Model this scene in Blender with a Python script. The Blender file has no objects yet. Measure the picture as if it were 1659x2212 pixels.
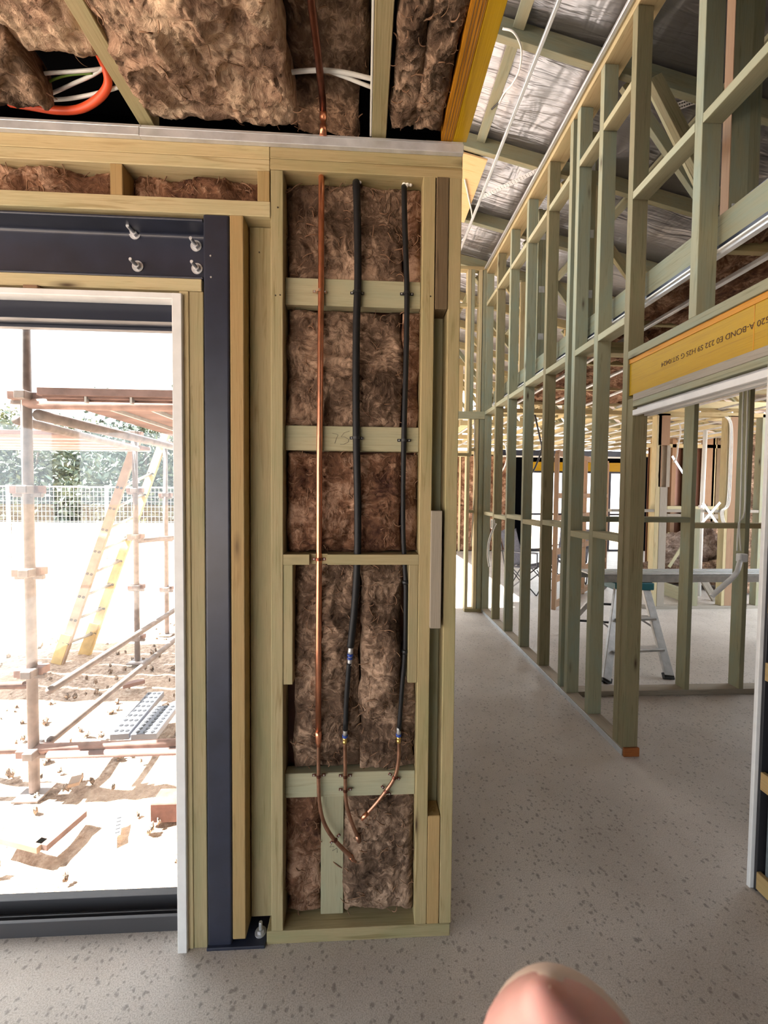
import bpy, bmesh, math, random
import numpy as np
from mathutils import Vector, Matrix

S = bpy.context.scene
COL = S.collection
random.seed(7)
# ------------------------------------------------------------------ camera
FPX, PCX, PCY = 850.0, 829.5, 1092.87
PITCH, ROLL, YAW = 0.0339, -0.0088, 0.0505
EYE = Vector((0, 0, 1.5))
_f = Vector((math.sin(YAW)*math.cos(PITCH), math.cos(YAW)*math.cos(PITCH), -math.sin(PITCH)))
_r0 = Vector((math.cos(YAW), -math.sin(YAW), 0)); _d0 = _f.cross(_r0)
_r = math.cos(ROLL)*_r0 + math.sin(ROLL)*_d0
_d = -math.sin(ROLL)*_r0 + math.cos(ROLL)*_d0
cam = bpy.data.objects.new('camera', bpy.data.cameras.new('camera'))
COL.objects.link(cam)
cam.matrix_world = Matrix(((_r.x, -_d.x, -_f.x, EYE.x), (_r.y, -_d.y, -_f.y, EYE.y), (_r.z, -_d.z, -_f.z, EYE.z), (0, 0, 0, 1)))
cd = cam.data
cd.sensor_fit = 'HORIZONTAL'; cd.sensor_width = 36.0; cd.lens = 36.0*FPX/1659.0
cd.shift_y = -(1106.0-PCY)/1659.0
cd.clip_start = 0.005; cd.clip_end = 300
cd.dof.use_dof = True; cd.dof.focus_distance = 2.0; cd.dof.aperture_fstop = 29.0
S.camera = cam
# ------------------------------------------------------------------ sky, sun, exposure
W = bpy.data.worlds.new('sky'); S.world = W; W.use_nodes = True
bg = W.node_tree.nodes['Background']
bg.inputs['Color'].default_value = (0.89, 0.945, 1.0, 1); bg.inputs['Strength'].default_value = 1.4
sl = bpy.data.lights.new('sun', 'SUN'); sl.energy = 14.0; sl.angle = math.radians(0.6); sl.color = (1, 0.96, 0.9)
sun = bpy.data.objects.new('sun', sl); COL.objects.link(sun)
_el = math.radians(52)
sun.rotation_euler = Vector((math.cos(_el), 0.02, -math.sin(_el))).to_track_quat('-Z', 'Y').to_euler()
sun.location = (-6, 4, 9)
vs = S.view_settings
vs.view_transform = 'Standard'; vs.look = 'None'; vs.gamma = 1.0; vs.use_curve_mapping = False
vs.exposure = 2.12
S.cycles.max_bounces = 12; S.cycles.diffuse_bounces = 6; S.cycles.transparent_max_bounces = 16
S.cycles.sample_clamp_indirect = 6.0

def ray(px, py): return _f + _r*((px-PCX)/FPX) + _d*((py-PCY)/FPX)
def PX(px, py, X): v = ray(px, py); return EYE + v*(X/v.x)
def PY(px, py, Y): v = ray(px, py); return EYE + v*(Y/v.y)
def PZ(px, py, Z): v = ray(px, py); return EYE + v*((Z-1.5)/v.z)
V = Vector
# ------------------------------------------------------------------ materials
def rgb(h):
    h = h.lstrip('#'); o = []
    for i in (0, 2, 4):
        c = int(h[i:i+2], 16)/255; o.append(c/12.92 if c <= .04045 else ((c+.055)/1.055)**2.4)
    return (*o, 1)
class NT:
    def __init__(s, name):
        s.m = bpy.data.materials.new(name); s.m.use_nodes = True
        s.t = s.m.node_tree; s.b = s.t.nodes['Principled BSDF']
    def n(s, typ, ins=None, **kw):
        x = s.t.nodes.new(typ)
        for k, v in kw.items(): setattr(x, k, v)
        for k, v in (ins or {}).items():
            if isinstance(v, bpy.types.NodeSocket): s.t.links.new(v, x.inputs[k])
            else: x.inputs[k].default_value = v
        return x
    def out(s, key, val):
        if isinstance(val, bpy.types.NodeSocket): s.t.links.new(val, s.b.inputs[key])
        else: s.b.inputs[key].default_value = val
    def ramp(s, fac, stops):
        x = s.n('ShaderNodeValToRGB', {0: fac}); e = x.color_ramp.elements
        while len(e) > 1: e.remove(e[-1])
        e[0].position = stops[0][0]; e[0].color = stops[0][1]
        for p, c in stops[1:]:
            q = e.new(p); q.color = c
        return x.outputs[0]
    def mix(s, fac, a, b, mode='MIX'):
        x = s.n('ShaderNodeMix', data_type='RGBA', blend_type=mode)
        for i, v in ((0, fac), (6, a), (7, b)):
            if isinstance(v, bpy.types.NodeSocket): s.t.links.new(v, x.inputs[i])
            else: x.inputs[i].default_value = v
        return x.outputs[2]
    def coords(s, scale, rnd=True):
        tc = s.n('ShaderNodeTexCoord').outputs['Object']
        if rnd:
            oi = s.n('ShaderNodeObjectInfo').outputs['Random']
            k = s.n('ShaderNodeMath', {0: oi, 1: 37.0}, operation='MULTIPLY').outputs[0]
            tc = s.n('ShaderNodeVectorMath', {0: tc, 1: k}, operation='ADD').outputs[0]
        return s.n('ShaderNodeMapping', {'Vector': tc, 'Scale': scale}).outputs[0]
    def noise(s, vec, scale, detail=3, rough=.55, dist=0):
        return s.n('ShaderNodeTexNoise', {'Vector': vec, 'Scale': scale, 'Detail': detail, 'Roughness': rough, 'Distortion': dist}).outputs['Fac']
    def bump(s, h, strength, dist=.01):
        s.out('Normal', s.n('ShaderNodeBump', {'Height': h, 'Strength': strength, 'Distance': dist}).outputs[0])
def plain(name, c, rough=.5, metal=0, spec=.5, noise=0, nscale=30):
    m = NT(name); col = rgb(c) if isinstance(c, str) else (*c, 1)
    if noise:
        f = m.noise(m.coords((1, 1, 1)), nscale, 4)
        lo = tuple(x*(1-noise) for x in col[:3])+(1,); hi = tuple(min(1, x*(1+noise)) for x in col[:3])+(1,)
        col = m.ramp(f, [(.3, lo), (.7, hi)])
    m.out('Base Color', col); m.out('Roughness', rough); m.out('Metallic', metal); m.out('Specular IOR Level', spec)
    return m.m
def wood(name, light, dark, green, gamt=.5, rough=.7, knots=True):
    m = NT(name)
    co = m.coords((1, 1, 1))
    st = m.n('ShaderNodeMapping', {'Vector': co, 'Scale': (1.3, 26, 26)}).outputs[0]
    g1 = m.noise(st, 2.2, 4, .6, 1.2)
    st2 = m.n('ShaderNodeMapping', {'Vector': co, 'Scale': (5, 170, 170)}).outputs[0]
    g2 = m.noise(st2, 2.0, 2, .5)
    base = m.ramp(g1, [(.28, rgb(dark)), (.45, rgb(light)), (.62, rgb(light)), (.8, rgb(dark))])
    base = m.mix(m.ramp(g2, [(.35, (0, 0, 0, 1)), (.75, (.32, .32, .32, 1))]), base, rgb(dark))
    st3 = m.n('ShaderNodeMapping', {'Vector': co, 'Scale': (1.6, 6, 6)}).outputs[0]
    g3 = m.noise(st3, 2.4, 3, .6)
    base = m.mix(m.ramp(g3, [(.42, (0, 0, 0, 1)), (.72, (gamt, gamt, gamt, 1))]), base, rgb(green))
    rnd = m.n('ShaderNodeObjectInfo').outputs['Random']
    tint = m.ramp(rnd, [(0, (.86, .84, .80, 1)), (.5, (1, 1, 1, 1)), (1, (1.0, .93, .82, 1))])
    base = m.mix(1.0, base, tint, 'MULTIPLY')
    if knots:
        kv = m.n('ShaderNodeMapping', {'Vector': co, 'Scale': (2.3, 9, 9)}).outputs[0]
        vo = m.n('ShaderNodeTexVoronoi', {'Vector': kv, 'Scale': 1.0, 'Randomness': 1.0})
        sep = m.n('ShaderNodeSeparateColor', {0: vo.outputs['Color']}).outputs[0]
        ok = m.n('ShaderNodeMath', {0: sep, 1: .6}, operation='GREATER_THAN').outputs[0]
        kd = m.ramp(vo.outputs['Distance'], [(.03, (1, 1, 1, 1)), (.085, (.35, .35, .35, 1)), (.15, (0, 0, 0, 1))])
        kf = m.n('ShaderNodeMath', {0: kd, 1: ok}, operation='MULTIPLY').outputs[0]
        base = m.mix(kf, base, rgb('3a2513'))
    m.out('Base Color', base); m.out('Roughness', rough); m.out('Specular IOR Level', .3)
    m.bump(g2, .25, .002)
    return m.m
PINE = wood('pine_treated', 'aa9c78', '877853', '898e68', .5)
PINE_Y = wood('pine_yellow', 'bfb08b', '9d8b64', 'a1a580', .35)
PINE_G = wood('pine_green', '949279', '79765c', '839387', .6)
PINE_O = wood('pine_olive', '8c8265', '695f43', '7b7d60', .5)
PINE_PALE = wood('pine_pale', 'aba68a', '8e8a6d', '98a088', .5)
PINE_B = wood('pine_orange', 'ad9164', '8a6e44', '9b9064', .4)
PINE_D = wood('pine_dark_packer', '6f5d45', '4a3c2c', '5d5642', .3, knots=False)
PINE_GREY = wood('pine_weathered', '9b948a', '7d766c', '8d8a80', .4)
PINE_RED = wood('hardwood_pink', '94765c', '7b5f4a', '8a7259', .2)
PLY = wood('plywood', 'd9b98a', 'c39c68', 'd0b48a', .2, knots=False)
LVL = wood('lvl_yellow', 'b48f02', '9d7602', 'bd9a08', .4, .5, knots=False)
LVL_E = wood('lvl_edge', 'c98a1e', '7d4a0c', 'b57d18', .3, .55, knots=False)
STEEL = plain('steel_navy_paint', (.019, .023, .041), .38, 0, .5, .25, 9)
GALV = plain('galvanised', (.60, .61, .63), .42, .45, .5, .18, 14)
GALV_L = plain('galvanised_light', (.62, .65, .68), .4, .7, .5, .1, 14)
ALU_D = plain('aluminium_charcoal', (.014, .018, .032), .32, .1, .5)
ALU = plain('aluminium', (.47, .46, .45), .45, .6, .5, .15, 20)
WHITE = plain('white_primer', (.68, .68, .67), .55, 0, .4, .06, 18)
WHITE_P = plain('white_plastic', (.75, .74, .7), .4)
FOAM = plain('white_foam', (.85, .84, .8), .8)
BLACK = plain('black_foam', (.008, .008, .009), .55, 0, .35)
RUBBER = plain('black_plastic', (.012, .012, .013), .45)
BLUE = plain('blue_plastic', (.02, .06, .32), .35)
BLUEC = plain('blue_cable', (.04, .12, .5), .4)
BRASS = plain('brass', (.75, .52, .16), .3, .9)
COPPER = plain('copper', (.72, .30, .17), .28, .95, .5, .15, 25)
COPPER_D = plain('copper_dull', (.36, .19, .12), .38, .9, .5, .25, 40)
COPPER_R = plain('copper_red', (.15, .055, .035), .38, .9, .5, .25, 40)
ORANGE = plain('orange_conduit', (.82, .10, .03), .45)
TEAL = plain('teal_plastic', (.02, .16, .2), .5)
YEL = plain('yellow_fibreglass', (.52, .36, .14), .5, 0, .5, .2, 10)
TAN = plain('tan_fibreglass', (.32, .22, .15), .55, 0, .5, .2, 10)
GREYF = plain('grey_fabric', (.25, .25, .28), .85, 0, .2, .2, 30)
CHARC = plain('charcoal_tube', (.02, .02, .024), .45)
RUST = plain('scaffold_rust', (.27, .17, .145), .7, 0, .3, .35, 12)
SCAF = plain('scaffold_grey', (.215, .175, .16), .55, .1, .5, .3, 14)
DECKW = plain('scaffold_plank', (.20, .125, .11), .8, 0, .3, .3, 8)
INK = plain('print_ink', (.06, .025, .01), .8)
PENCIL = plain('pencil', (.16, .15, .12), .8)
DARKGAP = plain('gap_shade_black', (.0016, .0018, .0026), .9, 0, .02)  # near-black: the shade of the cavity gaps is put into the colour
SARK = plain('red_brown_sarking', (.10, .035, .022), .55, 0, .4, .2, 6)
BRONZE = plain('bronze_sarking', (.17, .075, .045), .3, .3, .5, .15, 3)
NAILH = plain('nail_hole', (.03, .02, .012), .8)
BRICKM = plain('brick_red', (.14, .065, .05), .85, 0, .3, .3, 20)  # dulled: the shadow on the brick is put into its base colour
def fibre_mat(name, lo, mid, hi):
    m = NT(name)
    co = m.coords((1, 1, 1))
    wv = m.n('ShaderNodeTexNoise', {'Vector': co, 'Scale': 9, 'Detail': 3}).outputs['Color']
    wv = m.n('ShaderNodeVectorMath', {0: wv, 1: (.11, .11, .11)}, operation='MULTIPLY').outputs[0]
    wc = m.n('ShaderNodeVectorMath', {0: co, 1: wv}, operation='ADD').outputs[0]
    a = m.noise(m.n('ShaderNodeMapping', {'Vector': wc, 'Scale': (70, 70, 17)}).outputs[0], 1.0, 5, .65, .6)
    b = m.noise(m.n('ShaderNodeMapping', {'Vector': wc, 'Scale': (22, 22, 60)}).outputs[0], 1.0, 5, .65, .6)
    k = m.noise(co, 13, 2)
    f = m.n('ShaderNodeMix', {0: m.ramp(k, [(.4, (0, 0, 0, 1)), (.6, (1, 1, 1, 1))]), 2: a, 3: b}).outputs[0]
    big = m.noise(co, 7, 3, .6)
    f2 = m.n('ShaderNodeMath', {0: f, 1: big}, operation='ADD').outputs[0]
    f2 = m.n('ShaderNodeMath', {0: f2, 1: .5}, operation='MULTIPLY').outputs[0]
    m.out('Base Color', m.ramp(f2, [(.36, rgb(lo)), (.49, rgb(mid)), (.60, rgb(hi))]))
    m.out('Roughness', .9); m.out('Specular IOR Level', .12)
    m.bump(f, .9, .012)
    return m.m
FIB = fibre_mat('brown_glasswool', '36281f', '6c5747', 'b4977f')
FIB_LIT = fibre_mat('brown_glasswool_lit', '62483a', 'a88972', 'd8bb9e')  # paler copy of the wool: light on the ceiling batts put into colour
FIB_R = fibre_mat('brown_glasswool_red', '422b23', '75543f', 'b08e76')
FIB_G = fibre_mat('dusty_glasswool', '5a4a42', '8a786d', 'bcaca0')
FIBT = plain('glasswool_wisp', rgb('8a6c56')[:3], .9, 0, .1)
def foil():
    m = NT('silver_foil')
    co = m.coords((1, 1, 1), False)
    w = m.noise(m.n('ShaderNodeMapping', {'Vector': co, 'Scale': (1.6, 15, 3)}).outputs[0], 1.0, 3, .5, 1.0)
    w2 = m.noise(m.n('ShaderNodeMapping', {'Vector': co, 'Scale': (7, 2.5, 5)}).outputs[0], 1.0, 2, .5, .8)
    h = m.n('ShaderNodeMath', {0: w, 1: w2}, operation='ADD').outputs[0]
    m.out('Base Color', (.38, .38, .41, 1)); m.out('Metallic', .9); m.out('Roughness', .36)
    m.bump(h, .45, .03)
    return m.m
FOIL = foil()
def concrete():
    m = NT('exposed_concrete')
    co = m.coords((1, 1, 1), False)
    n1 = m.noise(co, 2.2, 4, .6); n2 = m.noise(co, 260, 2); n3 = m.noise(co, 45, 3, .6)
    base = m.ramp(n1, [(.3, rgb('b0a8a0')), (.7, rgb('cac3bb'))])
    base = m.mix(m.ramp(n2, [(.35, (.55, .55, .55, 1)), (.6, (0, 0, 0, 1))]), base, rgb('82796f'))
    base = m.mix(m.ramp(n3, [(.6, (0, 0, 0, 1)), (.75, (.5, .5, .5, 1))]), base, rgb('bdb5ad'))
    warp = m.n('ShaderNodeTexNoise', {'Vector': co, 'Scale': 60, 'Detail': 2}).outputs['Color']
    warp = m.n('ShaderNodeVectorMath', {0: warp, 1: (.014, .014, 0)}, operation='MULTIPLY').outputs[0]
    wc = m.n('ShaderNodeVectorMath', {0: co, 1: warp}, operation='ADD').outputs[0]
    patch = m.noise(co, 1.7, 2)
    for sc, thr, d0, d1, c in ((30, .70, .13, .22, '45413d'), (42, .58, .16, .27, '514c47'), (70, .62, .2, .3, '625b54'), (90, .93, .12, .2, 'c0bab0')):
        vo = m.n('ShaderNodeTexVoronoi', {'Vector': wc, 'Scale': sc})
        sep = m.n('ShaderNodeSeparateColor', {0: vo.outputs['Color']}).outputs[0]
        sep = m.n('ShaderNodeMath', {0: sep, 1: patch}, operation='ADD').outputs[0]
        ok = m.n('ShaderNodeMath', {0: sep, 1: thr+.55}, operation='GREATER_THAN').outputs[0]
        kf = m.ramp(vo.outputs['Distance'], [(d0, (.5, .5, .5, 1)), (d1+.06, (0, 0, 0, 1))])
        kf = m.n('ShaderNodeMath', {0: kf, 1: ok}, operation='MULTIPLY').outputs[0]
        base = m.mix(kf, base, rgb(c))
    m.out('Base Color', base); m.out('Roughness', .42); m.out('Specular IOR Level', .4)
    m.bump(n2, .15, .003)
    return m.m
CONC = concrete()
def dirt():
    m = NT('site_dirt')
    co = m.coords((1, 1, 1), False)
    n1 = m.noise(co, 1.5, 4); n2 = m.noise(co, 30, 4, .7)
    b = m.ramp(n2, [(.3, rgb('6b5648')), (.5, rgb('a8917f')), (.7, rgb('d0c0b0'))])
    b = m.mix(m.ramp(n1, [(.45, (0, 0, 0, 1)), (.6, (.6, .6, .6, 1))]), b, rgb('cfb6a0'))
    m.out('Base Color', b); m.out('Roughness', .95); m.bump(n2, 1.0, .03)
    return m.m
DIRT = dirt()
def glass():
    m = NT('clear_glass')
    tr = m.n('ShaderNodeBsdfTransparent', {0: (.96, .975, .97, 1)}); gl = m.n('ShaderNodeBsdfGlossy', {'Roughness': .02})
    fr = m.n('ShaderNodeFresnel', {'IOR': m.n('ShaderNodeMapRange', {0: m.n('ShaderNodeNewGeometry').outputs['Backfacing'], 3: 1.45, 4: 0.69}).outputs[0]}).outputs[0]
    mx = m.n('ShaderNodeMixShader', {0: fr, 1: tr.outputs[0], 2: gl.outputs[0]})
    m.t.links.new(mx.outputs[0], m.t.nodes['Material Output'].inputs[0])
    return m.m
GLASS = glass()
def leafm(name, a, b):
    m = NT(name); r = m.noise(m.coords((1, 1, 1)), 3, 3)
    m.out('Base Color', m.ramp(r, [(.3, rgb(a)), (.7, rgb(b))])); m.out('Roughness', .6)
    return m.m
LEAF = [leafm('leaf_grey_green', '2c3524', '5c6643'), leafm('leaf_olive', '3c4024', '6f7446'), leafm('leaf_blue_green', '28342d', '566758')]
BARK = plain('bark', (.10, .075, .06), .9, 0, .2, .4, 9)
def skin():
    m = NT('skin'); n = m.noise(m.coords((1, 1, 1)), 60, 3)
    m.out('Base Color', m.ramp(n, [(.3, (.66, .31, .27, 1)), (.7, (.76, .41, .36, 1))]))
    m.out('Roughness', .5); m.out('Subsurface Weight', .35); m.out('Subsurface Radius', (.004, .0015, .001)); m.out('Subsurface Scale', .6)
    return m.m
SKIN = skin()
NAIL = plain('fingernail', (.80, .62, .52), .35)
# ------------------------------------------------------------------ builders
def tag(o, label=None, cat=None, group=None, kind=None):
    if label: o['label'] = label
    if cat: o['category'] = cat
    if group: o['group'] = group
    if kind: o['kind'] = kind
    return o
def empty(name, loc=(0, 0, 0), label=None, cat=None, group=None, kind=None):
    o = bpy.data.objects.new(name, None); COL.objects.link(o); o.location = loc; o.empty_display_size = .05
    return tag(o, label, cat, group, kind)
def wloc(o):
    v = Vector(o.location); p = o.parent
    while p: v = v + Vector(p.location); p = p.parent   # roots and mid parents carry no rotation
    return v
def link(name, me, mat, parent=None, loc=(0, 0, 0), rot=None):
    o = bpy.data.objects.new(name, me); COL.objects.link(o)
    if mat and not me.materials: me.materials.append(mat)
    M = Matrix.Translation(Vector(loc))
    if rot is not None: M = M @ rot.to_4x4()
    if parent is not None:
        o.parent = parent
        M = wmat(parent).inverted() @ M
    o.matrix_basis = M
    return o
def wmat(o):
    M = o.matrix_basis.copy(); p = o.parent
    while p: M = p.matrix_basis @ M; p = p.parent
    return M
def bm_mesh(bm, name='m', smooth=False):
    bmesh.ops.recalc_face_normals(bm, faces=bm.faces[:])
    me = bpy.data.meshes.new(name); bm.to_mesh(me); bm.free()
    if smooth: me.polygons.foreach_set('use_smooth', [True]*len(me.polygons))
    return me
def add_box(bm, c, s, R=None, bev=0.0):
    r = bmesh.ops.create_cube(bm, size=1.0); vs_ = r['verts']
    bmesh.ops.scale(bm, vec=s, verts=vs_)
    if bev > 0:
        es = list({e for v in vs_ for e in v.link_edges})
        q = bmesh.ops.bevel(bm, geom=es, offset=bev, segments=1, affect='EDGES'); vs_ = list({v for f in q['faces'] for v in f.verts} | {v for v in vs_ if v.is_valid})
    if R is not None: bmesh.ops.rotate(bm, cent=(0, 0, 0), matrix=R, verts=vs_)
    bmesh.ops.translate(bm, vec=c, verts=vs_)
    return vs_
_bc = {}
def board_mesh(L, w, t, bev):
    k = (round(L, 4), round(w, 4), round(t, 4), bev)
    if k not in _bc:
        bm = bmesh.new(); add_box(bm, (0, 0, 0), (L, w, t), None, min(bev, .4*min(w, t, L))); _bc[k] = bm_mesh(bm, 'board')
    return _bc[k]
def board(name, parent, mat, a, b, w, t, side=(0, 1, 0), bev=.0018):
    """board from a to b (centre line); w across 'side', t across the third axis; local X runs along the grain"""
    a = Vector(a); b = Vector(b); x = (b-a).normalized(); s = Vector(side); y = (s - x*s.dot(x)).normalized(); z = x.cross(y)
    me0 = board_mesh((b-a).length, w, t, bev)
    me = me0 if (not me0.materials or me0.materials[0] == mat) else None
    if me is None:
        k = (me0.name, mat.name)
        if k not in _bc: _bc[k] = me0.copy(); _bc[k].materials.clear(); _bc[k].materials.append(mat)
        me = _bc[k]
    R = Matrix((x, y, z)).transposed()
    return link(name, me, mat, parent, (a+b)/2, R)
def box(name, parent, mat, x0, x1, y0, y1, z0, z1, bev=.0018):
    d = (x1-x0, y1-y0, z1-z0); c = Vector(((x0+x1)/2, (y0+y1)/2, (z0+z1)/2)); i = max(range(3), key=lambda k: d[k])
    e = Vector((0, 0, 0)); e[i] = d[i]/2; j = (i+1) % 3; k = (i+2) % 3; sd = [0, 0, 0]; sd[j] = 1
    return board(name, parent, mat, c-e, c+e, d[j], d[k], sd, bev)
def sweep_bm(bm, pts, rad, n=10, cap=True):
    pts = [Vector(p) for p in pts]; m = len(pts); rr = list(np.interp(np.linspace(0, 1, m), np.linspace(0, 1, len(rad)), rad)) if hasattr(rad, '__len__') else [rad]*m
    t0 = (pts[1]-pts[0]).normalized(); u = t0.orthogonal().normalized(); rings = []
    for i, p in enumerate(pts):
        t = ((pts[min(i+1, m-1)]-pts[i]).normalized() + (pts[i]-pts[max(i-1, 0)]).normalized())
        t = t.normalized() if t.length > 1e-9 else t0
        u = (u - t*u.dot(t)).normalized(); w_ = t.cross(u)
        rings.append([bm.verts.new(p + (u*math.cos(2*math.pi*k/n) + w_*math.sin(2*math.pi*k/n))*rr[i]) for k in range(n)])
    for A, B in zip(rings, rings[1:]):
        for k in range(n): bm.faces.new((A[k], A[(k+1) % n], B[(k+1) % n], B[k]))
    if cap: bm.faces.new(rings[0][::-1]); bm.faces.new(rings[-1])
def smooth_path(pts, sub=6):
    P = [Vector(p) for p in pts]; out = []
    for i in range(len(P)-1):
        p0 = P[max(i-1, 0)]; p1 = P[i]; p2 = P[i+1]; p3 = P[min(i+2, len(P)-1)]
        for k in range(sub):
            t = k/sub
            out.append(.5*((2*p1) + (p2-p0)*t + (2*p0-5*p1+4*p2-p3)*t*t + (3*p1-p0-3*p2+p3)*t**3))
    out.append(P[-1]); return out
def tube(name, parent, mat, pts, rad, n=10, curve=0):
    if curve: pts = smooth_path(pts, curve)
    c = Vector(pts[0]); bm = bmesh.new(); sweep_bm(bm, [Vector(p)-c for p in pts], rad, n)
    return link(name, bm_mesh(bm, name, True), mat, parent, c)
def mesh_obj(name, parent, mat, bm, loc=(0, 0, 0), smooth=False):
    return link(name, bm_mesh(bm, name, smooth), mat, parent, loc)
def seg(a, b, f): return Vector(a).lerp(Vector(b), f)
# value noise in numpy
_rng = np.random.RandomState(3); _LT = _rng.rand(64, 64, 64).astype(np.float32)
def vn(P):
    i = np.floor(P).astype(int); f = P-i; f = f*f*(3-2*f); i &= 63; j = (i+1) & 63; o = 0
    for a in (0, 1):
        for b in (0, 1):
            for c in (0, 1):
                wx = f[:, 0] if a else 1-f[:, 0]; wy = f[:, 1] if b else 1-f[:, 1]; wz = f[:, 2] if c else 1-f[:, 2]
                o = o + wx*wy*wz*_LT[(j if a else i)[:, 0], (j if b else i)[:, 1], (j if c else i)[:, 2]]
    return o
def ridged(P): return 1-np.abs(2*vn(P)-1)
def batt(name, mat, o, u, v, nrm, label=None, thick=.06, res=.007, amp=.014, seed=0, group=None, parent=None, sag=0.0, wisps=40, edge=.012, warp=.01, cat='insulation batt'):
    """a fibrous batt: a noisy front sheet spanned by u and v at o, closed behind"""
    o = Vector(o); u = Vector(u); v = Vector(v); n = Vector(nrm).normalized()
    nu = max(4, int(u.length/res)); nv = max(4, int(v.length/res))
    A, B = np.meshgrid(np.linspace(0, 1, nu+1), np.linspace(0, 1, nv+1)); A = A.ravel(); B = B.ravel()
    L = np.stack([A*u.length, B*v.length, np.zeros_like(A)], 1) + seed*3.17
    wv = np.stack([vn(L*13+5), vn(L*13+9.3), vn(L*0+seed)], 1)-.5
    wu = np.stack([vn(L*34+15), vn(L*34+29.3), vn(L*0+seed)], 1)-.5
    Q = L + wv*.09 + wu*.022
    th = vn(L*5+77)*6.3; ct, st_ = np.cos(th)[:, None], np.sin(th)[:, None]
    S1_ = np.concatenate([Q[:, :1]*ct+Q[:, 1:2]*st_, (Q[:, 1:2]*ct-Q[:, :1]*st_)*.32, Q[:, 2:]], 1)
    kf_ = min(1.0, .015/amp); h = (vn(Q*10)-.5)*1.7 + (ridged(Q*17+3)**1.5-.45)*1.0*kf_**.5 + (ridged(S1_*np.array([60, 60, 1])+8)**1.5-.45)*.75*kf_ + (vn(Q*130)-.5)*.4*kf_
    ed = np.minimum(np.minimum(A, 1-A)*u.length, np.minimum(B, 1-B)*v.length); e = np.clip(ed/.03, 0, 1); e = e*(2-e)
    d = h*amp*(.35+.65*e) - (1-e)*edge + sag*4*np.minimum(A*(1-A)*2, B*(1-B)*2)
    w2 = np.stack([vn(L*19+31)-.5, vn(L*19+47)-.5], 1)*2*warp
    un = u.normalized(); vnn = v.normalized()
    P = np.array(o)[None]*0 + A[:, None]*np.array(u) + B[:, None]*np.array(v) + d[:, None]*np.array(n) + w2[:, :1]*np.array(un) + w2[:, 1:]*np.array(vnn)
    verts = P.tolist(); W_ = nu+1
    faces = [(j*W_+i, j*W_+i+1, (j+1)*W_+i+1, (j+1)*W_+i) for j in range(nv) for i in range(nu)]
    rim = [i for i in range(W_)] + [j*W_+nu for j in range(1, nv+1)] + [nv*W_+i for i in range(nu-1, -1, -1)] + [j*W_ for j in range(nv-1, 0, -1)]
    base = len(verts)
    for k in rim: verts.append((P[k]-np.array(n)*(thick+d[k])).tolist())
    m = len(rim)
    for k in range(m): faces.append((rim[k], base+k, base+(k+1) % m, rim[(k+1) % m]))
    faces.append(tuple(base+k for k in range(m)))
    me = bpy.data.meshes.new(name); me.from_pydata(verts, [], faces); me.update()
    bm = bmesh.new(); bm.from_mesh(me); bmesh.ops.recalc_face_normals(bm, faces=bm.faces[:]); bm.to_mesh(me); bm.free()
    me.polygons.foreach_set('use_smooth', [True]*len(me.polygons))
    ob = link(name, me, mat, parent, o)
    if label: tag(ob, label, cat, group)
    if wisps:
        rs = random.Random(seed+99); wb = bmesh.new()
        for _ in range(wisps):
            k = rs.randrange(len(P)); p = Vector(P[k]); a = rs.uniform(0, 6.28); cur = rs.choice((-1, 1))*rs.uniform(.05, .75)**1.3; st = rs.uniform(.0015, .0055); pts = []
            lift = rs.uniform(.3, 1.4)
            for q in range(9):
                pts.append(p + n*(.001+.004*lift*math.sin(q/8*3.14)))
                p = p + (un*math.cos(a)+vnn*math.sin(a))*st; a += cur*.45
            r = rs.uniform(.0005, .0019); sweep_bm(wb, pts, [r*.5]+[r]*7+[r*.4], 4)
        wo = link('fibre_wisps', bm_mesh(wb, 'wisps', True), FIBT, ob, o); wo['kind'] = 'stuff'
    return ob

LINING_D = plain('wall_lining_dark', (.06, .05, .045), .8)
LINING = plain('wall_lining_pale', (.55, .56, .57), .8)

PERF = plain('perforated_steel', (.13, .14, .17), .5, .1)

SILL = plain('sill_charcoal', (.05, .05, .056), .42, .1)
# ================================================================== structure: floor
def prism(name, parent, mat, poly, z0, z1, kind=None):
    bm = bmesh.new(); a = [bm.verts.new((x, y, z0)) for x, y in poly]; b = [bm.verts.new((x, y, z1)) for x, y in poly]
    bm.faces.new(a[::-1]); bm.faces.new(b)
    for i in range(len(poly)): j = (i+1) % len(poly); bm.faces.new((a[i], a[j], b[j], b[i]))
    o = mesh_obj(name, parent, mat, bm)
    if kind: o['kind'] = kind
    return o
prism('floor', None, CONC, [(-4.6, -3.6), (8.6, -3.6), (8.6, 10.25), (.2, 10.25), (.2, 1.40), (-4.6, 1.40)], -.12, 0, 'structure')
YF, YB = 1.27, 1.36
# ================================================================== front wall
wf = empty('wall_front', (-.4, 1.27, 0), kind='structure')
box('bottom_plate', wf, PINE, -.312, .300, YF, YB, 0, .044)
box('stud', wf, PINE_Y, -.5765, -.5475, YF-.002, YB, 0, 2.118)
box('stud', wf, PINE, -.5465, -.5035, YF, YB, 0, 2.118)
box('stud', wf, PINE_B, -.4205, -.379, YF-.004, YB, .028, 2.352)
box('stud', wf, PINE, PY(541, 1250, 1.318).x, -.297, 1.318, YB, .045, 2.352)
box('stud', wf, PINE, -.2965, -.2585, YF, YB, .045, 2.497)
box('stud', wf, PINE, .1795, .2195, YF, YB, .045, 2.499)
box('stud', wf, PINE, .2635, .3035, YF, YB, .045, 2.499)
box('stud', wf, PINE_G, .2205, .2625, 1.338, YB, .045, 2.499)
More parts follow.
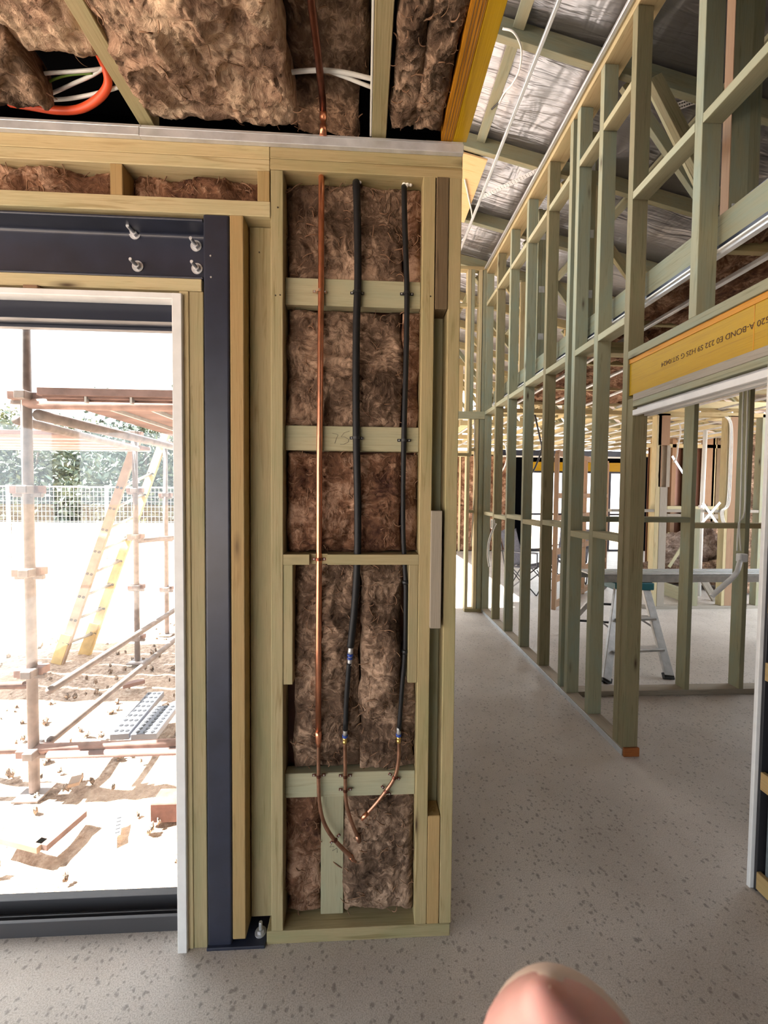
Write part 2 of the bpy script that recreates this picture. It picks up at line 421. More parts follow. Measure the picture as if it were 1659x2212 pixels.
# packers between the two end studs
pk = box('packer', wf, PINE_D, .2225, .2615, YF-.003, 1.34, PY(950, 668, 1.27).z, 2.499)
box('packer', wf, PINE_GREY, PY(930, 1200, 1.262).x, PY(954, 1200, 1.262).x, YF-.012, YF+.03, PY(945, 1357, 1.262).z, PY(945, 1103, 1.262).z)
box('packer', wf, PINE_B, .2205, .2615, YF, 1.338, .045, PY(932, 1763, 1.27).z)
box('top_plate', wf, PINE, -.2985, .3045, YF, YB, 2.4985, 2.531)
box('top_plate', wf, PINE, -.2985, .3045, YF, YB, 2.532, 2.571)
box('top_plate', wf, PINE_Y, -3.1, -.2995, YF, YB, 2.4935, 2.527)
box('top_plate', wf, PINE_Y, -3.1, -.2995, YF, YB, 2.528, 2.571)
box('lintel_plate', wf, PINE_Y, -3.1, -.2975, YF-.002, YB, 2.3535, 2.399)
for x0, x1 in ((-.779, -.742), (-.337, -.300), (-1.25, -1.21), (-1.70, -1.66), (-2.15, -2.11), (-2.6, -2.56)):
    box('cripple_stud', wf, PINE_B if x0 > -.8 else PINE, x0, x1, YF, YB, 2.3995, 2.4930)
box('lintel_packer', wf, PINE_Y, -3.1, PY(436, 610, 1.27).x, YF-.002, YB, 2.119, 2.156)
box('stud', wf, PINE, -3.14, -3.10, YF, YB, 0, 2.571)
sk = box('sarking', wf, SARK, -.424, .3045, 1.361, 1.364, .0, 2.57, 0)
box('sarking', wf, SARK, -3.1, -.30, 1.361, 1.364, 2.16, 2.57, 0)
# nail holes of the studs, each a shallow dark disc
def disc(name, parent, mat, c, r, nrm=(0, -1, 0), t=.001, n=10):
    bm = bmesh.new(); c = Vector(c); nn = Vector(nrm).normalized()
    sweep_bm(bm, [-nn*t, nn*t], r, n); return mesh_obj(name, parent, mat, bm, c)
for px, py in ((600, 448), (595, 638), (511, 637), (390, 641), (605, 637), (930, 640), (946, 1130), (560, 545)):
    p = PY(px, py, 1.269); disc('nail_head', wf, NAILH, p, .0022)
# noggings in the pipe bay
NY = 1.298
def nog(y0, y1, mat, yf=NY, x0=612, x1=912, th=.04, yr=None):
    a = PY(x0, y0, yf); b = PY(x1, yr if yr else y0, yf)
    z1 = (a.z+b.z)/2; z0 = PY((x0+x1)/2, y1, yf).z
    return box('nogging', wf, mat, -.258, .179, yf, yf+th, z0, z1)
nog(604, 662, PINE_PALE); n2 = nog(921, 974, PINE_PALE); nog(1668, 1720, PINE_PALE)
box('nogging', wf, PINE_PALE, PY(693, 1850, 1.315).x, PY(742, 1850, 1.315).x, 1.315, 1.355, .046, PY(700, 1720, 1.315).z)
# the full-depth nogging has a housing cut for the pipe saddle
bm = bmesh.new(); zz0, zz1 = PY(700, 1220, YF).z, PY(700, 1198, YF).z
xa, xb, xc, xd = -.258, PY(668, 1210, YF).x, PY(707, 1210, YF).x, .179
add_box(bm, ((xa+xd)/2, (YF+.016+YB)/2, (zz0+zz1)/2), (xd-xa, YB-YF-.016, zz1-zz0))
add_box(bm, ((xa+xb)/2, YF+.008, (zz0+zz1)/2), (xb-xa, .0165, zz1-zz0)); add_box(bm, ((xc+xd)/2, YF+.008, (zz0+zz1)/2), (xd-xc, .0165, zz1-zz0))
mesh_obj('nogging', wf, PINE, bm)
box('jack_stud', wf, PINE, -.2580, PY(632, 1350, YF).x, YF+.002, YB, PY(622, 1480, YF).z, zz0)
box('jack_stud', wf, PINE, PY(882, 1350, YF).x, .1790, YF+.002, YB, PY(890, 1476, YF).z, zz0)
# pencilled figure on the second nogging
def stroke(parent, pts, Y, r=.0006):
    tube('pencil_mark', parent, PENCIL, [PY(x, y, Y) for x, y in pts], r, 4)
stroke(wf, [(718, 936), (727, 938), (730, 940), (726, 948), (723, 958)], NY-.0008)
stroke(wf, [(755, 931), (743, 935), (736, 944), (745, 944), (753, 949), (752, 955), (742, 960), (735, 960)], NY-.0008)
stroke(wf, [(716, 1824), (712, 1830), (722, 1828), (718, 1838), (728, 1832), (728, 1842)], 1.3142)
# ---------------------------------------------------------------- steel portal
def rounded_prism(name, parent, mat, w, d, h, r, loc):
    bm = bmesh.new(); pts = []
    for cx, cy, a0 in ((w/2-r, d/2-r, 0), (-w/2+r, d/2-r, 90), (-w/2+r, -d/2+r, 180), (w/2-r, -d/2+r, 270)):
        for k in range(5): a = math.radians(a0+k*22.5); pts.append((cx+r*math.cos(a), cy+r*math.sin(a)))
    A = [bm.verts.new((x, y, 0)) for x, y in pts]; B = [bm.verts.new((x, y, h)) for x, y in pts]; n = len(pts)
    bm.faces.new(A[::-1]); bm.faces.new(B)
    for i in range(n): bm.faces.new((A[i], A[(i+1) % n], B[(i+1) % n], B[i]))
    return mesh_obj(name, parent, mat, bm, loc)
sp = empty('steel_post', (-.4625, 1.313, 0), 'tall navy square steel post standing beside the door studs', 'steel post')
rounded_prism('shaft', sp, STEEL, .079, .088, 2.346, .007, (-.4632, 1.312, .004))
box('base_plate', sp, STEEL, -.503, -.315, 1.258, 1.36, 0, .010, .002)
def bolt(parent, c, nrm=(0, -1, 0), R=.011, L=.028, mat=GALV, slot='bolt'):
    nn = Vector(nrm).normalized(); c = Vector(c)
    bm = bmesh.new(); sweep_bm(bm, [nn*0, nn*.0028], R*1.55, 20); b = mesh_obj('washer', parent, mat, bm, c)
    bm = bmesh.new(); sweep_bm(bm, [nn*.0028, nn*.013], R, 6); mesh_obj('nut', parent, mat, bm, c)
    bm = bmesh.new(); sweep_bm(bm, [nn*.013, nn*(.013+L-.002), nn*(.013+L)], [R*.5, R*.5, R*.42], 12); mesh_obj('bolt_shank', parent, mat, bm, c)
fb_ = empty('anchor_bolt', tuple(PZ(563, 2012, .01)), 'galvanised anchor bolt on the steel base plate below the recessed stud', 'bolt')
bolt(fb_, PZ(563, 2014, .01), (0, 0, 1), .012, .024)
for px, py in ((456, 556), (457, 602)):
    disc('screw', sp, ALU, PY(448+ (px-449), py-3, 1.2675), .0028, (0, -1, 0), .002)
sb = empty('steel_beam', (-1.8, 1.31, 2.155), 'long navy steel channel beam bolted above the glass door', 'steel beam')
bm = bmesh.new(); prof = []
def arc(cx, cz, r, a0, a1, n=5): return [(cx+r*math.cos(math.radians(a0+(a1-a0)*k/n)), cz+r*math.sin(math.radians(a0+(a1-a0)*k/n))) for k in range(n+1)]
y0c, y1c, zb, zt, tf, tw = 1.272, 1.352, 2.157, 2.343, .010, .007
prof = [(y1c, zb), (y1c, zt)] + arc(y0c+.005, zt-.005, .005, 90, 180) + arc(y0c+.004, zt-tf+.004, .004, 180, 270) + arc(y1c-tw-.011, zt-tf-.011, .011, 90, 0) \
     + arc(y1c-tw-.011, zb+tf+.011, .011, 0, -90) + arc(y0c+.004, zb+tf-.004, .004, 90, 180) + arc(y0c+.005, zb+.005, .005, 180, 270)
A = [bm.verts.new((-3.1, y, z)) for y, z in prof]; B = [bm.verts.new((-.506, y, z)) for y, z in prof]; n = len(prof)
bm.faces.new(A); bm.faces.new(B[::-1])
for i in range(n): bm.faces.new((A[i], A[(i+1) % n], B[(i+1) % n], B[i]))
mesh_obj('channel', sb, STEEL, bm)
for px, py in ((292, 506), (298, 576), (424, 532), (426, 581)):
    b_ = empty('bolt', (0, 0, 0)); b_.parent = sb; c = PY(px, py, 1.345); b_.location = c - Vector(sb.location); bolt(b_, c, (0, -1, 0), .0115, .030)
# ---------------------------------------------------------------- glazed door
d1 = empty('door_1', (-1.8, 1.3, 0), kind='structure')
box('door_reveal', d1, WHITE, PY(376, 1250, 1.256).x, PY(397, 1250, 1.256).x, 1.256, 1.42, 0, 2.106)
box('door_reveal', d1, WHITE, -3.08, PY(376, 1250, 1.256).x+.012, 1.2565, 1.302, 2.0875, 2.106)
box('door_reveal', d1, WHITE, -3.09, -3.07, 1.256, 1.42, 0, 2.106)
xr = PY(376, 1250, 1.256).x
box('frame_head', d1, ALU_D, -3.07, xr, 1.302, 1.345, PY(180, 690, 1.302).z, 2.106, .001)
box('frame_head', d1, GALV_L, -3.07, xr, 1.3445, 1.349, PY(180, 697, 1.345).z, 2.08, .001)
box('frame_head', d1, ALU_D, -3.07, xr, 1.349, 1.372, PY(180, 710, 1.35).z, 2.08, .001); box('frame_head', d1, ALU_D, -3.07, xr, 1.392, 1.42, 2.066, 2.105, .001)
box('track_rib', d1, GALV_L, -3.07, xr, 1.3725, 1.375, PY(180, 707, 1.366).z, 2.04, 0)
box('frame_jamb', d1, ALU_D, xr-.018, xr, 1.33, 1.42, .05, 2.05, .001)
for y0, y1, z0, z1 in ((1.325, 1.336, 0, .052), (1.336, 1.362, 0, .012), (1.362, 1.366, 0, .034), (1.366, 1.392, 0, .012), (1.392, 1.400, 0, .060), (1.400, 1.43, 0, .05)):
    box('sill_rail', d1, SILL, -3.07, xr, y0, y1, z0, z1, .001)
box('door_stop', d1, WHITE_P, xr-.016, xr-.002, 1.336, 1.36, .012, .058)
gl = box('glass_pane', d1, GLASS, -3.05, xr-.02, 1.394, 1.399, .058, PY(180, 712, 1.39).z, 0)
box('packer', d1, PINE_RED, PY(48, 620, 1.262).x, PY(81, 620, 1.262).x, 1.262, 1.30, 2.1065, 2.1185)
for z in (1.9, 1.15, .35): box('packer', d1, PINE_RED, PY(397.3, 1250, 1.262).x, -.577, 1.28, 1.34, z, z+.09)
# ---------------------------------------------------------------- perimeter track (two lengths)
def track(n, x0, x1, z0=0):
    r = empty('trim_%d' % n, ((x0+x1)/2, 1.26, 2.57), kind='structure')
    box('track_face', r, GALV, x0, x1, 1.254, 1.257, 2.566+z0, 2.590+z0, .0008)
    box('track_lip', r, GALV_L, x0, x1, 1.254, 1.264, 2.5895+z0, 2.5935+z0, .0012)
    box('track_back', r, GALV, x0, x1, 1.2635, 1.2665, 2.5915+z0, 2.606+z0, .0008)
    box('track_seat', r, GALV, x0, x1, 1.2545, 1.269, 2.5655+z0, 2.5675+z0, .0005)
track(1, -3.1, PY(301, 280, 1.255).x-.001); track(2, PY(301, 280, 1.255).x, .303, -.0012)
# ================================================================== front ceiling
ZC = 2.612
ce = empty('ceiling', (-1.5, 0, ZC), kind='structure')
for x in (-2.13, -1.41, -.69+.022):
    box('joist', ce, PINE, x-.0225, x+.0225, -3.5, 1.3 if x < -1 else 1.30, ZC, ZC+.12)
box('joist', ce, PINE, .016, .061, -3.5, 1.30, ZC, ZC+.12)
box('ceiling_beam', ce, LVL_E, .2335, .2705, -3.5, 1.268, ZC-.004, ZC+.19, .001)
box('ceiling_beam', ce, LVL, .2715, .3145, -3.5, 1.268, ZC-.004, ZC+.19, .001)
for k, xx in enumerate((.2425, .2505, .2585, .2655)): box('ply_line', ce, PINE_D, xx, xx+.0012, -3.4, 1.2675, ZC-.0046, ZC-.0035, 0)
box('cable_edge', ce, WHITE_P, .0095, .0152, .3, 1.27, ZC+.0, ZC+.06, .001)
box('eave_light_block', ce, DARKGAP, -4.6, .31, 1.50, 1.52, 2.50, 2.84, 0); prism('ceiling_light_block', ce, DARKGAP, [(-4.6, -3.6), (.31, -3.6), (.31, 1.52), (-4.6, 1.52)], 2.84, 2.86)  # black eave and ceiling panels added to keep light out of the gaps
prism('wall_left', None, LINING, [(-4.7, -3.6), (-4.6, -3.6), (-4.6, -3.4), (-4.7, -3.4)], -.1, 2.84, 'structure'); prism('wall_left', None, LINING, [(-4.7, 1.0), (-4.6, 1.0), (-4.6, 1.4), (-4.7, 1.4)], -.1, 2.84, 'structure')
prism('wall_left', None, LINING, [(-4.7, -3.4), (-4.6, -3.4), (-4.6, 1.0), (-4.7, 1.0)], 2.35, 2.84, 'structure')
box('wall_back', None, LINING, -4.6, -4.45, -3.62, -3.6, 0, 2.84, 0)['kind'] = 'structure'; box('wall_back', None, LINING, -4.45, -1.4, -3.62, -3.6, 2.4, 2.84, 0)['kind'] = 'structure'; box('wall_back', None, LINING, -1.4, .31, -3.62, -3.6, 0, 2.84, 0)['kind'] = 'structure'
# ceiling batts (bottom faces look down)
def cbatt(lbl, x0, x1, y0, y1, z, mat=FIB_LIT, **k):
    return batt('insulation_batt', mat, (x0, y0, z), (x1-x0, 0, 0), (0, y1-y0, 0), (0, 0, -1), lbl, **k)
GC = None
cbatt('brown insulation batt left of the orange conduit, between ceiling joists', -1.39, -.70, .2, 1.15, 2.68, seed=1, amp=.03, thick=.09, res=.008)
cbatt('brown insulation batt in the ceiling bay farthest left', -2.10, -1.44, .2, 1.22, 2.68, seed=9, amp=.03, thick=.09, res=.012); b2 = cbatt('large bright brown insulation batt sagging from the ceiling above the door', -.676, -.215, .3, 1.276, 2.632, seed=2, amp=.030, thick=.10, sag=.02, res=.007, wisps=110)
cbatt('dark brown insulation batt behind the ceiling copper pipe', PZ(622, 100, 2.735).x, .008, .3, PZ(700, 168, 2.735).y, 2.735, FIB, seed=3, amp=.02, thick=.07)
cbatt('short drooping insulation offcut below the white ceiling cables', PZ(632, 230, 2.75).x, PZ(778, 230, 2.75).x, PZ(700, 172, 2.75).y, 1.43, 2.75, FIB, seed=4, amp=.025, thick=.05)
cbatt('folded brown insulation batt beside the yellow ceiling beam', .068, .150, .3, 1.243, 2.612, FIB, seed=5, amp=.024, thick=.09, wisps=60)
cbatt('narrow insulation strip between folded batt and yellow ceiling beam', .146, .228, .3, 1.248, 2.610, FIB, seed=6, amp=.024, thick=.09, wisps=60)
batt('insulation_batt', FIB, (-1.28, 1.10, 2.60), (.36, 0, .03), (0, .16, 0), (.1, 0, -1), 'dark clump of brown insulation hanging over the track at far left', seed=8, amp=.03, thick=.09)
# lintel batts
def wbatt(lbl, x0, x1, z0, z1, y, mat=FIB, **k):
    return batt('insulation_batt', mat, (x0, y, z0), (x1-x0, 0, 0), (0, 0, z1-z0), (0, -1, 0), lbl, **k)
wbatt('long insulation batt above the door, left of the middle cripple stud', -1.21, -.777, 2.400, 2.505, 1.315, FIB_R, seed=11, amp=.028, thick=.04, edge=.018, sag=.012)
wbatt('insulation batt above the door between the two right cripple studs', -.744, -.335, 2.400, 2.500, 1.315, FIB_R, seed=12, amp=.028, thick=.04, edge=.018, sag=.012)
# bay batts
ZN = [PY(750, y, NY).z for y in (604, 664, 921, 975)]
wbatt('topmost insulation piece of the pipe bay, under the top plate', -.257, .127, ZN[0]+.002, 2.497, 1.318, seed=21, amp=.019, thick=.04, wisps=90)
wbatt('insulation between the upper two noggings of the pipe bay', -.257, .125, ZN[2]+.002, ZN[1]-.002, 1.318, FIB, seed=22, amp=.018, thick=.04, wisps=90)
wbatt('insulation between the marked nogging and the waist-high nogging', -.257, .124, zz1+.004, ZN[3]-.002, 1.316, FIB_R, seed=23, amp=.019, thick=.04, wisps=90)
zl = PY(700, 1667, NY).z
wbatt('tall insulation piece below the waist-high nogging, behind the pipe fittings', -.232, -.010, zl+.004, zz0-.003, 1.312, FIB, seed=24, amp=.021, thick=.04, sag=.008, wisps=120)
wbatt('bulging insulation piece right of the lower black pipe', -.012, .128, zl-.012, zz0-.003, 1.306, FIB, seed=25, amp=.021, thick=.04, sag=.012, wisps=110)
wbatt('thin insulation strip beside the right stud, under the right jack stud', .126, .178, zl-.0, PY(890, 1478, YF).z, 1.308, FIB, seed=26, amp=.016, thick=.04)
for i, (za, zb_) in enumerate(((ZN[0]+.002, 2.49), (ZN[2]+.002, ZN[1]-.002), (zz1+.004, ZN[3]-.002))):
    wbatt(('narrow reddish insulation strip right of the thin black pipe, topmost', 'narrow reddish insulation strip right of the thin black pipe, second from top', 'narrow reddish insulation strip right of the thin black pipe, third from top')[i], .1275, .1785, za, zb_, 1.312, FIB_R, seed=30+i, amp=.014, thick=.04, wisps=25)
wbatt('short insulation piece left of the lowest vertical board', -.257, -.139, .055, PY(650, 1722, NY).z, 1.316, FIB_R, seed=27, amp=.022, thick=.04, wisps=60)
wbatt('dark insulation piece low in the bay behind the pipe ends', -.062, .178, .060, PY(800, 1750, NY).z, 1.312, FIB, seed=28, amp=.024, thick=.04, sag=.012, wisps=90)
wbatt('crumpled strip of insulation tucked under the lowest nogging', -.060, .178, PY(800, 1760, NY).z, PY(800, 1722, NY).z, 1.308, FIB, seed=29, amp=.018, thick=.04, wisps=30)
# ---------------------------------------------------------------- pipes
PYY = 1.286
def pp(l, Y=PYY): return [PY(x, y, Y) for x, y in l]
def saddle(parent, c, ang=0, mat=COPPER_D, r=.0085):
    sp_ = empty('pipe_clip', (0, 0, 0)); sp_.parent = parent; sp_.location = Vector(c)-wloc(parent)
    R = Matrix.Rotation(ang, 3, 'Y'); bm = bmesh.new()
    pts = [R @ Vector((r*math.cos(a)*1.12, -r*1.12*math.sin(a), 0)) for a in [math.pi*k/8 for k in range(9)]]
    q = [[bm.verts.new(p*s+R @ Vector((0, 0, h))) for p in pts] for s, h in ((1, -.004), (1, .004), (1.12, .004), (1.12, -.004))]
    for i in range(4):
        for k in range(8): bm.faces.new((q[i][k], q[i][k+1], q[(i+1) % 4][k+1], q[(i+1) % 4][k]))
    mesh_obj('strap', sp_, mat, bm, c)
    for s in (-1, 1):
        bm = bmesh.new(); add_box(bm, (0, 0, 0), (.013, .002, .009), R, .0006); mesh_obj('lug', sp_, mat, bm, Vector(c)+R @ Vector((s*.0155, .004, 0)))
        disc('screw', sp_, ALU if mat != RUBBER else WHITE_P, Vector(c)+R @ Vector((s*.0165, .0025, 0)), .0026 if mat != RUBBER else .0018, (0, -1, 0), .001)
def collar(parent, a, b, prof, name, mat, n=14):
    a = Vector(a); b = Vector(b); bm = bmesh.new(); d = b-a
    sweep_bm(bm, [d*f for f, r in prof], [r for f, r in prof], n); return mesh_obj(name, parent, mat, bm, a, True)
cp = empty('copper_pipe', tuple(PY(690, 1200, PYY)), 'long bright copper pipe running down the left of the bay', 'pipe')
tube('upper_pipe', cp, COPPER, [PY(694, 376, 1.33)] + pp([(694.5, 385), (694, 430), (693.5, 610), (691, 900), (689.5, 1000), (689, 1210), (688, 1400), (687.5, 1592)]), .0097, 14)
tube('lower_pipe', cp, COPPER_D, smooth_path(pp([(688, 1590), (688, 1660), (688.5, 1705), (691, 1740), (699, 1775), (716, 1806), (740, 1833), (764, 1856)]) + [PY(770, 1863, 1.30)], 5), .0064, 12)
collar(cp, PY(687.7, 1578, PYY), PY(688, 1612, PYY), [(0, .0108), (.25, .0108), (.3, .0114), (.36, .0108), (.7, .0108), (.8, .0078), (1, .0074)], 'reducer', COPPER)
collar(cp, PY(757, 1849, PYY), PY(770, 1863, 1.298), [(0, .0078), (.7, .0078), (.75, .0088), (1, .0088)], 'end_fitting', COPPER)
saddle(cp, PY(690.3, 629, PYY), 0, PINE_RED); saddle(cp, PY(689, 1208, PYY-.004), 0, COPPER_R, .0098); saddle(cp, PY(688.5, 1676, PYY), 0, COPPER_R, .0066); saddle(cp, PY(724, 1814, PYY), -.75, COPPER_R, .0066)
p1 = empty('lagged_pipe', tuple(PY(770, 1000, PYY)), 'thicker black lagged pipe running down the middle of the bay', 'pipe')
tube('lagging', p1, BLACK, [PY(769, 388, 1.325)] + smooth_path(pp([(770, 400), (772, 480), (773, 600), (770, 700), (769, 830), (770, 960), (772.5, 1080), (772.5, 1180), (770, 1250), (766, 1310), (760, 1370), (757, 1398)]), 4), .0118, 14)
tube('lower_lagging', p1, BLACK, smooth_path(pp([(754.5, 1432), (752, 1460), (748.5, 1510), (746, 1577)]), 3), .0085, 12)
tube('tail', p1, COPPER_D, smooth_path(pp([(744.8, 1598), (745.5, 1640), (746, 1690), (746.5, 1720), (750, 1745), (760, 1777), (772, 1806)]), 5), .0062, 12)
collar(p1, PY(772, 1804, PYY), PY(776, 1818, PYY+.004), [(0, .0076), (.8, .0076), (1, .007)], 'end_fitting', COPPER_D)
def press(parent, a, b, mid=True):
    a = Vector(a); b = Vector(b)
    if mid:
        collar(parent, a, seg(a, b, .38), [(0, .0078), (.1, .0086), (.5, .008), (.6, .0088), (1, .0088)], 'steel_sleeve', ALU); collar(parent, seg(a, b, .38), seg(a, b, .52), [(0, .0098), (1, .0098)], 'blue_ring', BLUE)
        collar(parent, seg(a, b, .52), seg(a, b, .58), [(0, .007), (1, .007)], 'steel_sleeve', ALU); collar(parent, seg(a, b, .58), seg(a, b, .66), [(0, .0095), (1, .0095)], 'blue_ring', BLUE)
        collar(parent, seg(a, b, .66), b, [(0, .0078), (.4, .0078), (.6, .0072), (1, .0078)], 'steel_sleeve', ALU)
    else:
        collar(parent, a, seg(a, b, .42), [(0, .0072), (.3, .0078), (.6, .0072), (1, .0078)], 'steel_sleeve', ALU); collar(parent, seg(a, b, .42), seg(a, b, .58), [(0, .0096), (.5, .0096), (1, .0088)], 'blue_ring', BLUE)
        collar(parent, seg(a, b, .58), b, [(0, .0072), (.35, .0072), (.4, .0064), (.6, .0064), (.65, .0072), (1, .0066)], 'brass_nut', BRASS)
press(p1, PY(758, 1396, PYY), PY(755, 1437, PYY)); press(p1, PY(746, 1574, PYY), PY(744.8, 1606, PYY), False)
saddle(p1, PY(771.5, 632, PYY), 0, RUBBER, .0115); saddle(p1, PY(770, 946, PYY), 0, RUBBER, .0115); saddle(p1, PY(746, 1677, PYY), 0, COPPER_R, .0064); saddle(p1, PY(746, 1707, PYY), 0, COPPER_R, .0064)
p2 = empty('lagged_pipe', tuple(PY(872, 1000, PYY)), 'thinner black lagged pipe near the right stud of the bay', 'pipe')
tube('lagging', p2, BLACK, [PY(873, 398, 1.325)] + smooth_path(pp([(873, 408), (874, 470), (877, 560), (879, 640), (877, 780), (873, 920), (871, 1040), (871, 1150), (874, 1220), (876.5, 1270), (875.5, 1380), (873, 1430), (868, 1490), (862, 1577)]), 4), [.0088]*24+[.0076]*29, 12)
tube('tail', p2, COPPER_D, smooth_path(pp([(861, 1600), (861.5, 1630), (858, 1660), (850, 1684), (834, 1708), (812, 1736), (790, 1760)]), 5), .0062, 12)
collar(p2, PY(796, 1754, PYY), PY(781, 1770, PYY), [(0, .0074), (.5, .0074), (.6, .0084), (.75, .0066), (1, .0062)], 'end_fitting', COPPER)
press(p2, PY(861.5, 1571, PYY), PY(861, 1604, PYY), False)
saddle(p2, PY(879, 634, PYY), 0, RUBBER, .0088); saddle(p2, PY(873, 951, PYY), 0, RUBBER, .0088); saddle(p2, PY(852, 1679, PYY), .5, COPPER_R, .0064); saddle(p2, PY(834, 1709, PYY), .8, COPPER_R, .0064)
collar(p2, PY(876, 1253, PYY), PY(876, 1262, PYY), [(0, .009), (.3, .0115), (.7, .0115), (1, .009)], 'joint_band', RUBBER); collar(p2, PY(875, 1402, PYY), PY(874.5, 1412, PYY), [(0, .0085), (.3, .011), (.7, .011), (1, .0085)], 'joint_band', RUBBER)
def blob(name, label, cat, mat, pts, r, seed=0, parent=None):
    rs = random.Random(seed); bm = bmesh.new(); c0 = Vector(pts[0])
    for p in pts:
        q = bmesh.ops.create_icosphere(bm, subdivisions=2, radius=r*rs.uniform(.7, 1.2))
        for v in q['verts']: v.co = Vector((v.co.x*rs.uniform(.9, 1.1), v.co.y*.8, v.co.z*.75)) + (Vector(p)-c0)
    o = mesh_obj(name, parent, mat, bm, c0, True); return tag(o, label, cat)
blob('foam_sealant', 'white sealing foam around the top of the middle black pipe', 'foam', FOAM, [PY(775, 389, 1.30), PY(771, 393, 1.298), PY(777, 394, 1.30)], .006, 1)
blob('foam_sealant', 'white sealing foam around the top of the right black pipe', 'foam', FOAM, [PY(873, 398, 1.30), PY(880, 399, 1.298), PY(887, 400, 1.30), PY(878, 402, 1.296)], .006, 2)
# copper pipe in the ceiling, with its bright elbow fitting
c2 = empty('copper_pipe', (-.11, 1.1, 2.66), 'dull red copper pipe crossing the ceiling cavity above the track', 'pipe')
tube('run', c2, COPPER_R, [PZ(672, -60, 2.655), PZ(672, 0, 2.655), PZ(686, 110, 2.66), PZ(697, 215, 2.665), PZ(698, 246, 2.665)], .0105, 14)
collar(c2, PZ(698, 240, 2.665), PZ(698, 292, 2.60), [(0, .0098), (.1, .0115), (.3, .0115), (.35, .009), (.55, .0085), (.6, .011), (1, .011)], 'elbow_fitting', COPPER)
# cables in the ceiling
def cable(lbl, mat, pts, r, cat='cable', name='cable', group=None, cur=6):
    o = tube(name, None, mat, pts, r, 10, cur); return tag(o, lbl, cat, group)
cable('orange conduit looping below the ceiling joist at left', ORANGE, [PZ(20, 222, 2.70), PZ(70, 230, 2.66), PZ(120, 238, 2.65), PZ(170, 236, 2.65), PZ(210, 215, 2.66), PZ(232, 185, 2.68), PZ(228, 150, 2.70), PZ(205, 100, 2.74)], .0105, 'conduit', 'conduit')
cable('white cable above the orange conduit, topmost', WHITE_P, [PZ(50, 172, 2.70), PZ(90, 160, 2.69), PZ(150, 155, 2.69), PZ(190, 152, 2.69), PZ(222, 148, 2.70)], .0045)
cable('white cable crossing behind the orange conduit to its bend', WHITE_P, [PZ(60, 216, 2.70), PZ(110, 202, 2.69), PZ(160, 180, 2.685), PZ(200, 162, 2.69), PZ(225, 145, 2.70)], .0045)
cable('white cable passing below the orange conduit towards the joist', WHITE_P, [PZ(90, 216, 2.69), PZ(140, 214, 2.68), PZ(190, 206, 2.675), PZ(230, 196, 2.68), PZ(265, 185, 2.69)], .005)
cable('green striped cable inside the loop of the orange conduit', leafm('green_cable', '5b7a2a', '7fa03a'), [PZ(85, 190, 2.70), PZ(115, 172, 2.69), PZ(150, 162, 2.69), PZ(200, 158, 2.69)], .003)
cable('upper white cable bridging the gap beside the ceiling copper pipe', WHITE_P, [PZ(612, 158, 2.69), PZ(680, 152, 2.685), PZ(740, 156, 2.685), PZ(810, 172, 2.69)], .0058)
cable('lower white cable bridging the gap beside the ceiling copper pipe', WHITE_P, [PZ(700, 150, 2.69), PZ(750, 168, 2.685), PZ(780, 180, 2.685), PZ(812, 192, 2.69)], .005)
GALV_B = plain('galvanised_blue', (.17, .20, .22), .45, .4, .5, .3, 25)
PINE_RUST = wood('rusty_packer', '9a5a2c', '6e3a18', '85502a', .3)
# ================================================================== right wall (runs along Y at x = 1.49)
XW, XB = 1.492, 1.582
wr = empty('wall_right', (1.53, 3.0, 0), kind='structure')
ST = [4.862, 4.45, 4.05, 3.632, 3.222, 2.862, 2.768, 2.492, 2.192]        # front (camera) faces of the studs
MT = [PINE_G, PINE_O, PINE_G, PINE_G, PINE_O, PINE_G, PINE_G, PINE_G, PINE_O]
for y, m in zip(ST, MT): box('stud', wr, m, XW, XB, y, y+.042, .042, 4.205)
box('stud', wr, PINE_O, XW+.004, XB+.0, 2.142, 2.1915, 0, 2.04)                 # door trimmer in front of the last stud
box('foot_packer', wr, PINE_RUST, XW+.002, XB+.004, 2.128, 2.1415, 0, .05); box('bottom_plate', wr, PINE_GREY, XW, XB, 2.142, 4.91, 0, .042)
box('edge_strip', wr, GALV_L, XW-.004, XW-.001, 2.142, 4.9, .0, .036, .0005)
box('top_plate', wr, PINE_Y, XW-.002, XB+.05, .4, 4.91, 4.207, 4.245)
box('top_plate', wr, PINE_Y, XW-.002, XB+.05, .4, 4.91, 4.2455, 4.283)
allst = sorted(ST)
rowA = [3.838, 3.838, 3.838, 3.85, 3.85, 3.845, 3.85, 3.85]; rowB = [2.525, 2.525, 2.51, 2.53, 2.54, 2.525, 2.53, 2.52]; rowC = [1.262, 1.238, 1.25, 1.285, 1.262, 1.286, 1.262, 1.275]
for i in range(len(allst)-1):
    y0 = allst[i]+.0425; y1 = allst[i+1]-.0005
    if y1-y0 < .08: continue
    for zz, m in ((rowA[i], PINE_PALE), (rowB[i], PINE_PALE), (rowC[i], PINE_PALE)):
        box('nogging', wr, m, XW, XB, y0, y1, zz-.042, zz)
for y in (1.735, 1.318, .90, .48): box('stud', wr, PINE_G, XW, XB, y, y+.042, 2.312, 4.205)
for y0, y1 in ((1.7775, 2.1915), (1.3605, 1.7345), (.943, 1.3175), (.523, .8995)): box('nogging', wr, PINE_PALE, XW, XB, y0, y1, 3.155, 3.197)
box('lintel_plate', wr, PINE_G, XW-.001, XB, .48, 2.1915, 2.268, 2.311)
lv = box('lintel_beam', wr, LVL, XW+.012, XB-.02, .48, 2.1915, 2.061, 2.267, .001); lv['label'] = 'yellow printed timber lintel beam'
box('lintel_batten', wr, PINE_GREY, XW, XB, .48, 2.1415, 2.022, 2.060); box('lintel_batten', wr, PINE_G, XW, XB, .48, 2.1415, 1.990, 2.021)
